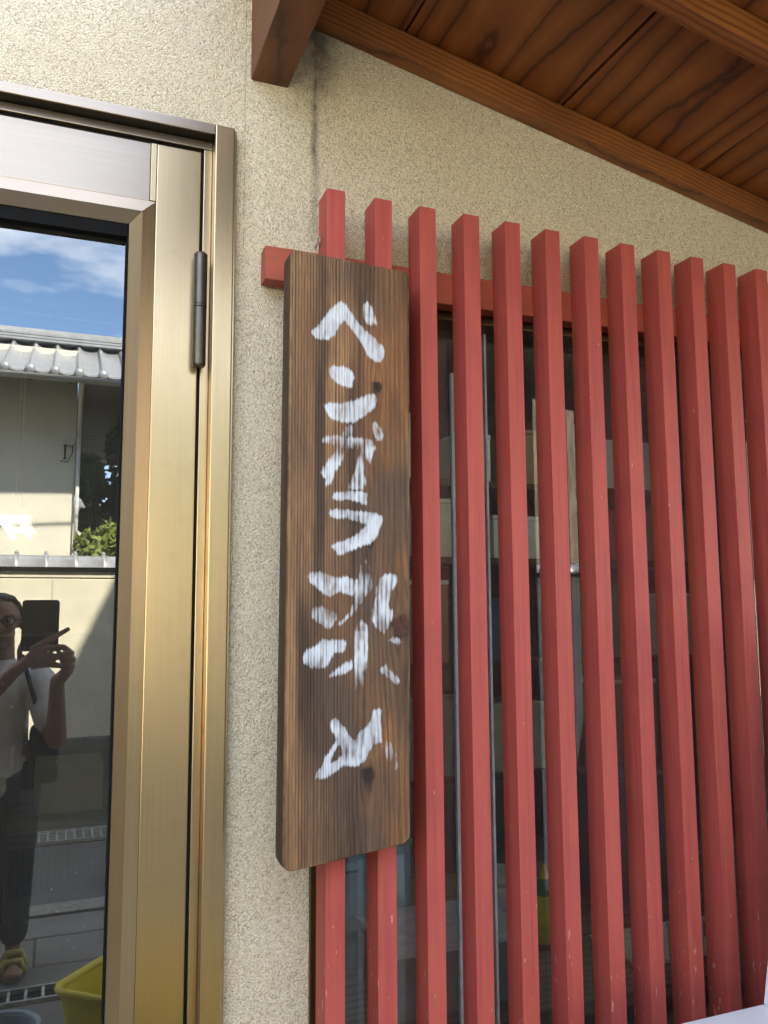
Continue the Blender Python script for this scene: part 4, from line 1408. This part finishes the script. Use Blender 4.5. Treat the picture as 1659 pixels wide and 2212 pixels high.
# T-shirt
q = B()
q.limb((HX, -2.24, 1.175), 0.125, (HX, -2.235, 0.80), 0.130)
q.limb((HX - 0.09, -2.24, 1.165), 0.095, (HX + 0.09, -2.24, 1.165), 0.095)
q.limb((HX - 0.055, -2.235, 0.82), 0.115, (HX + 0.055, -2.235, 0.82), 0.115)
def lerp(a, c, t):
    return tuple(a[i] + (c[i] - a[i]) * t for i in range(3))
q.limb(RS, 0.074, lerp(RS, RE, 0.66), 0.068); q.limb(LS, 0.074, lerp(LS, LE, 0.66), 0.068)
q.limb((HX, -2.236, 1.20), 0.078, (HX, -2.232, 1.265), 0.068)
pbuild(q, 't_shirt', 'shirt', 0.009)
q = B()
q.limb((HX - 0.05, -2.235, 0.80), 0.116, (HX + 0.05, -2.235, 0.80), 0.116)
for s, kx in ((1, -0.15), (-1, -0.33)):
    q.limb((kx, -2.235, 0.80), 0.108, (kx + 0.012 * s, -2.225, 0.47), 0.078); q.limb((kx + 0.012 * s, -2.225, 0.47), 0.078, (kx + 0.015 * s, -2.245, 0.14), 0.060)
pbuild(q, 'trousers', 'trouser', 0.010)
for s, kx in ((1, -0.15), (-1, -0.33)):
    q = B()
    q.ball((kx + 0.022 * s, -2.16, 0.016), 0.05, 2, (1.0, 2.7, 0.30))
    pbuild(q, 'sandal_sole', m_plain('sandal_sole', (0.20, 0.14, 0.09), 0.7), 0)
    q = B()
    q.tube([(kx + 0.022 * s - 0.048, -2.10, 0.02), (kx + 0.022 * s - 0.03, -2.11, 0.066), (kx + 0.022 * s + 0.03, -2.11, 0.066), (kx + 0.022 * s + 0.048, -2.10, 0.02)], 0.013, 8)
    q.tube([(kx + 0.022 * s - 0.045, -2.16, 0.03), (kx + 0.022 * s - 0.028, -2.165, 0.082), (kx + 0.022 * s + 0.028, -2.165, 0.082), (kx + 0.022 * s + 0.045, -2.16, 0.03)], 0.015, 8)
    pbuild(q, 'sandal_strap', m_plain('yellow_strap', (0.55, 0.46, 0.12), 0.5), 0)

tb = empty('tablet', (-0.0675, -1.700, 1.340), 'black tablet held upright in both hands of the person', 'tablet')
q = B(); q.prism([(px, pz) for px, pz in rrect(0.0665, 0.0975, 0.012, 5)], 'Y', -0.006, 0.006)
o = q.build('case', m_plain('tablet_black', (0.012, 0.012, 0.014), 0.22, 0, 0.1), tb); o.location = (0, 0, 0.0975)
o.data.update()
q = B(); q.prism([(px, pz) for px, pz in rrect(0.060, 0.091, 0.006, 4)], 'Y', -0.0075, -0.0062)
o = q.build('screen', m_plain('screen_glass', (0.02, 0.02, 0.025), 0.1), tb); o.location = (0, 0, 0.0975)
q = B(); q.tube([(0.053, 0.0061, 0.181), (0.053, 0.0085, 0.181)], 0.007, 14)
q.build('lens', m_plain('lens_glass', (0.02, 0.02, 0.03), 0.05), tb, True)

bg = empty('added_dark_bag', (-0.045, -2.20, 0.76), 'dark bag shape added to fill out the dark silhouette at the hip of the person', 'bag')  # made-up bag standing in for the dark side of the figure
q = B(); q.box(-0.058, 0.062, -0.075, 0.075, 0.0, 0.24, 0.03, 3)
smooth_by_angle(q.build('pouch', 'trouser', bg), 60)
q = B(); q.tube([(0.0, -0.05, 0.22), (-0.02, -0.12, 0.40), (-0.10, -0.02, 0.535), (-0.06, 0.10, 0.42), (0.0, 0.06, 0.22)], 0.010, 8)
q.build('strap', 'trouser', bg, True)

# ------------------------------------------------------------------ workshop behind the window
fl = 0.115
M['bench'] = m_wood('bench_top', (0.06, 0.040, 0.020), (0.17, 0.115, 0.060), (0.24, 0.165, 0.09), 'X', 40, 0.55)
M['darkwood'] = m_wood('dark_cabinet', (0.03, 0.016, 0.008), (0.075, 0.040, 0.018), (0.11, 0.06, 0.028), 'Z', 40, 0.45)
bn = empty('workbench', (1.9, 0.85, fl), 'low brown workbench behind the window pane', 'bench')
q = B(); q.box(-1.25, 1.35, -0.55, 0.55, 0.30, 0.335, 0.004); q.build('bench_top', 'bench', bn)
for sx in (-1.2, 1.24):
    for sy in (-0.5, 0.44):
        q = B(); q.box(sx, sx + 0.06, sy, sy + 0.06, 0, 0.298); q.build('leg', 'bench', bn)
BT = fl + 0.335
def lathe_obj(name, prof, m, par, loc=(0, 0, 0), seg=18):
    q = B(); q.lathe(prof, loc, seg); o = q.build(name, m, par); smooth_by_angle(o, 45); return o
bo = empty('squeeze_bottle', (1.475, 0.70, BT), 'yellow bottle with green collar and pointed yellow cap on the workbench', 'bottle')
lathe_obj('bottle_body', [(0.048, 0.0), (0.052, 0.004), (0.052, 0.12), (0.040, 0.14)], m_plain('bottle_yellow', (0.75, 0.68, 0.05), 0.35), bo)
lathe_obj('collar', [(0.041, 0.141), (0.040, 0.16), (0.028, 0.185)], m_plain('collar_green', (0.02, 0.22, 0.06), 0.4), bo)
lathe_obj('cap', [(0.015, 0.186), (0.013, 0.20), (0.006, 0.225)], m_plain('cap_yellow', (0.75, 0.55, 0.04), 0.4), bo)
bu = empty('white_pail', (1.36, 0.82, BT), 'white plastic pail with green label on the workbench', 'pail')
lathe_obj('pail_body', [(0.085, 0.0), (0.10, 0.15), (0.104, 0.152), (0.104, 0.165)], m_plain('pail_white', (0.62, 0.64, 0.62), 0.4), bu)
lathe_obj('lid', [(0.107, 0.166), (0.107, 0.180), (0.095, 0.184)], m_plain('lid_grey', (0.42, 0.42, 0.40), 0.5), bu)
q = B(); q.box(0.01, 0.06, -0.1015, -0.090, 0.07, 0.12); q.build('label', m_plain('label_green', (0.06, 0.25, 0.10), 0.5), bu)
cr1 = empty('grey_tray', (1.00, 0.52, BT), 'grey plastic tray with pale rim at the left end of the workbench', 'tray')
q = B(); q.box(-0.17, 0.22, -0.14, 0.14, 0, 0.155, 0.006); q.build('tray_body', m_plain('tray_grey', (0.16, 0.17, 0.18), 0.5), cr1)
q = B(); q.box(-0.18, 0.23, -0.15, 0.15, 0.156, 0.172, 0.004); q.build('rim', m_plain('tray_rim', (0.45, 0.48, 0.52), 0.4), cr1)
cb = empty('cyan_box', (0.92, 0.80, BT), 'cyan box standing behind the grey tray', 'box')
q = B(); q.box(-0.10, 0.10, -0.08, 0.08, 0, 0.33, 0.004); q.build('box_body', m_plain('cyan_card', (0.06, 0.30, 0.40), 0.5), cb)
q = B(); q.box(-0.104, 0.104, -0.084, 0.084, 0.331, 0.352, 0.003); q.build('lid', m_plain('green_card', (0.12, 0.26, 0.20), 0.5), cb)
nb = empty('navy_crate', (1.95, 0.95, BT), 'navy blue crate on the workbench right of the yellow bottle', 'crate')
q = B(); q.box(-0.14, 0.16, -0.12, 0.12, 0, 0.42, 0.006); q.build('crate_body', m_plain('navy_plastic', (0.015, 0.025, 0.07), 0.5), nb)
q = B(); q.box(-0.146, 0.166, -0.126, 0.126, 0.421, 0.44, 0.004); q.build('rim', m_plain('navy_rim', (0.03, 0.04, 0.09), 0.5), nb)
ba = empty('basket', (1.82, 0.50, BT), 'pale slotted basket near the right end of the workbench', 'basket')
q = B(); q.box(-0.10, 0.12, -0.09, 0.09, 0, 0.008); q.build('base', 'sash', ba)
for i in range(6):
    q = B(); q.box(-0.10 + 0.036 * i, -0.08 + 0.036 * i, -0.09, -0.084, 0.009, 0.10); q.build('slat', 'sash', ba)
q = B(); q.box(-0.105, 0.12, -0.092, -0.082, 0.101, 0.112); q.build('rim', 'sash', ba)
pt = empty('rolled_paper', (1.62, 0.55, BT), 'cream paper sheets lying at the right of the bench', 'paper')
q = B(); q.box(-0.02, 0.30, -0.14, 0.10, 0.0, 0.012, 0.002); q.build('sheet_stack', m_plain('cream_paper', (0.62, 0.62, 0.52), 0.8), pt)
hoop = empty('hose_coil', (1.02, 0.42, BT - 0.24), 'pale green hose coil hanging low behind the left panes', 'hose')
q = B()
for kz in range(3):
    q.tube([(0.16 * math.cos(t), 0.02 * kz, 0.16 * math.sin(t) + 0.16) for t in [2 * math.pi * i / 28 for i in range(29)]], 0.016, 8, False)
q.build('coil', m_plain('hose_green', (0.34, 0.42, 0.36), 0.5), hoop, True)

# shelves along the back and side, with boxes
sh = empty('shelf_rack', (2.6, 2.6, fl), 'dark shelf rack against the far workshop wall', 'shelf')
for z_ in (0.45, 1.05, 1.62, 2.05):
    q = B(); q.box(-1.1, 1.5, -0.22, 0.22, z_, z_ + 0.035); q.build('shelf', 'darkwood', sh)
for xx in (-1.1, 0.2, 1.46):
    for yy in (-0.22, 0.18):
        q = B(); q.box(xx - 0.045, xx - 0.002, yy, yy + 0.04, 0, 2.5); q.build('post', 'darkwood', sh)
cols = {'cream': (0.52, 0.48, 0.36), 'white': (0.6, 0.6, 0.57), 'brown': (0.26, 0.17, 0.09), 'red': (0.35, 0.04, 0.04), 'grey': (0.2, 0.21, 0.22), 'green': (0.10, 0.20, 0.13), 'blue': (0.05, 0.10, 0.20)}
CM = {k_: m_plain('card_' + k_, v_, 0.75, 0, 0.1, 12) for k_, v_ in cols.items()}
shelf_items = [(-0.85, 2.085, 0.30, 0.34, 'cream'), (-0.45, 2.085, 0.22, 0.25, 'white'), (0.0, 2.085, 0.34, 0.30, 'brown'), (0.6, 2.085, 0.4, 0.28, 'white'),
               (-0.90, 1.655, 0.28, 0.26, 'grey'), (-0.55, 1.655, 0.24, 0.30, 'cream'), (-0.18, 1.655, 0.30, 0.22, 'white'), (0.45, 1.655, 0.3, 0.28, 'red'), (0.9, 1.655, 0.34, 0.3, 'brown'),
               (-0.80, 1.085, 0.36, 0.42, 'brown'), (-0.35, 1.085, 0.30, 0.32, 'blue'), (0.40, 1.085, 0.34, 0.40, 'green'), (0.95, 1.085, 0.3, 0.35, 'cream'),
               (-0.75, 0.485, 0.40, 0.40, 'grey'), (-0.2, 0.485, 0.34, 0.34, 'cream'), (0.55, 0.485, 0.4, 0.44, 'brown')]
tiers = {2.085: 'top', 1.655: 'second', 1.085: 'third', 0.485: 'lowest'}
cnt = {}
for i, (xx, zz, ww, hh, cc) in enumerate(shelf_items):
    cnt[zz] = cnt.get(zz, 0) + 1
    side = ['leftmost', 'second from the left', 'third from the left', 'fourth from the left', 'fifth from the left'][cnt[zz] - 1]
    e = empty('carton', (2.6 + xx, 2.6, fl + zz), cc + ' carton on the ' + tiers[zz] + ' shelf of the rack, ' + side, 'box', 'cartons on the rack')
    q = B(); q.box(-ww / 2, ww / 2, -0.18, 0.16, 0.0, hh, 0.004); q.build('carton_body', CM[cc], e)
    q = B(); q.box(-ww / 2 - 0.003, ww / 2 + 0.003, -0.184, 0.164, hh + 0.0005, hh + 0.025, 0.003); q.build('lid', CM['white' if i % 3 == 0 else cc], e)
# fluorescent lamp over the room
for j, (lx, ly, lz) in enumerate(((-0.225, 3.04, 1.88), (2.1, 1.6, 2.72))):
    e = empty('fluorescent_lamp', (lx, ly, lz), 'twin tube fluorescent lamp hung in the workshop ' + ('behind the door' if j == 0 else 'above the workbench'), 'lamp', 'workshop ceiling lamps')
    if j == 0:
        e.rotation_euler = (0, 0, R(90))
        q = B()
        q.tube([(-0.2, 0, 0.10), (-0.2, 0, 0.96)], 0.006, 6); q.tube([(0.2, 0, 0.10), (0.2, 0, 0.96)], 0.006, 6); q.build('hanger', 'steel', e)
    q = B(); q.box(-0.53, 0.53, -0.08, 0.08, 0.06, 0.10, 0.01); q.build('fitting', CM['white'], e)
    for s in (-1, 1):
        q = B(); q.tube([(-0.52, 0.045 * s, 0.035), (0.52, 0.045 * s, 0.035)], 0.013, 10); q.build('tube', m_emit('tube_light', (0.9, 1.0, 0.95), 1.3 if j == 0 else 3.5), e, True)

# furniture behind the door glass
kb = empty('cabinet', (-0.45, 3.1, fl), 'dark wood cabinet deep in the room behind the door glass', 'cabinet')
q = B(); q.box(-0.8, 0.9, -0.25, 0.45, 0, 1.25, 0.004); q.build('cabinet_body', 'darkwood', kb)
for i in range(3):
    q = B(); q.box(-0.78 + 0.56 * i, -0.25 + 0.56 * i, -0.27, -0.2505, 0.05, 1.2, 0.004); dd = q.build('cabinet_door', 'darkwood', kb)
    q = B(); q.tube([(-0.30 + 0.56 * i, -0.285, 0.62), (-0.30 + 0.56 * i, -0.285, 0.72)], 0.008, 8); q.build('handle', 'steel', dd, True)
tbk = empty('table', (-0.2, 1.5, fl), 'plain wooden table behind the door glass with papers on it', 'table')
q = B(); q.box(-0.7, 0.6, -0.35, 0.35, 0.66, 0.70, 0.004); q.build('table_top', 'bench', tbk)
for sx in (-0.66, 0.50):
    for sy in (-0.31, 0.25):
        q = B(); q.box(sx, sx + 0.06, sy, sy + 0.06, 0, 0.658); q.build('leg', 'bench', tbk)
for i, (xx, yy, ww, dd_, hh, cc, lb) in enumerate(((-0.30, -0.1, 0.28, 0.2, 0.03, 'white', 'thin stack of white papers on the table'), (0.25, 0.0, 0.22, 0.2, 0.16, 'cream', 'cream carton on the table behind the door glass'), (0.02, 0.12, 0.14, 0.12, 0.10, 'green', 'small green box on the table behind the door glass'))):
    e = empty('paper_stack' if i == 0 else 'carton', (-0.2 + xx, 1.5 + yy, fl + 0.701), lb, 'paper' if i == 0 else 'box')
    q = B(); q.box(-ww / 2, ww / 2, -dd_ / 2, dd_ / 2, 0.0, hh, 0.003); q.build('carton_body' if i else 'sheets', CM[cc], e)
ch = empty('chair', (-0.32, 0.85, fl), 'brown wooden chair just inside the door glass', 'chair')
q = B(); q.box(-0.2, 0.2, -0.2, 0.2, 0.42, 0.45, 0.006); q.build('seat', 'darkwood', ch)
for sx in (-0.2, 0.165):
    for sy in (-0.2, 0.165):
        q = B(); q.box(sx, sx + 0.035, sy, sy + 0.035, 0, 0.419 if sy > 0 else 0.418); q.build('leg', 'darkwood', ch)
q = B(); q.box(-0.2, 0.2, 0.17, 0.20, 0.62, 0.86, 0.006); q.build('backrest', 'darkwood', ch)
for sx in (-0.2, 0.165):
    q = B(); q.box(sx, sx + 0.035, 0.166, 0.199, 0.4515, 0.618); q.build('back_post', 'darkwood', ch)
wr = B()
wr.tube([(-0.62, 0.075, 2.115), (-0.35, 0.075, 2.108), (-0.14, 0.075, 2.098), (0.03, 0.075, 2.090), (0.12, 0.075, 2.092)], 0.0022, 6)
wr.tube([(-0.20, 0.075, 2.105), (-0.165, 0.076, 2.09), (-0.150, 0.077, 2.05), (-0.165, 0.076, 2.01), (-0.20, 0.075, 1.98)], 0.0022, 6)
tag(wr.build('string', m_plain('twine', (0.42, 0.30, 0.14), 0.8), None, True), 'thin twine strung behind the top of the door glass', 'string')

# overhead wires along the lane; they throw thin shadows on the house wall
for i, (za, zb_) in enumerate(((5.0, 5.9), (5.35, 5.75))):
    q = B()
    pts = []
    for k_ in range(13):
        t = k_ / 12
        pts.append((-7 + 15 * t, -5.6 - 0.25 * i, za + (zb_ - za) * t - 0.35 * 4 * t * (1 - t)))
    q.tube(pts, 0.013, 6)
    tag(q.build('overhead_wire', 'rubber', None, True), 'thin black overhead wire along the lane, ' + ('lower' if i == 0 else 'upper') + ' of the two', 'wire', 'overhead wires')
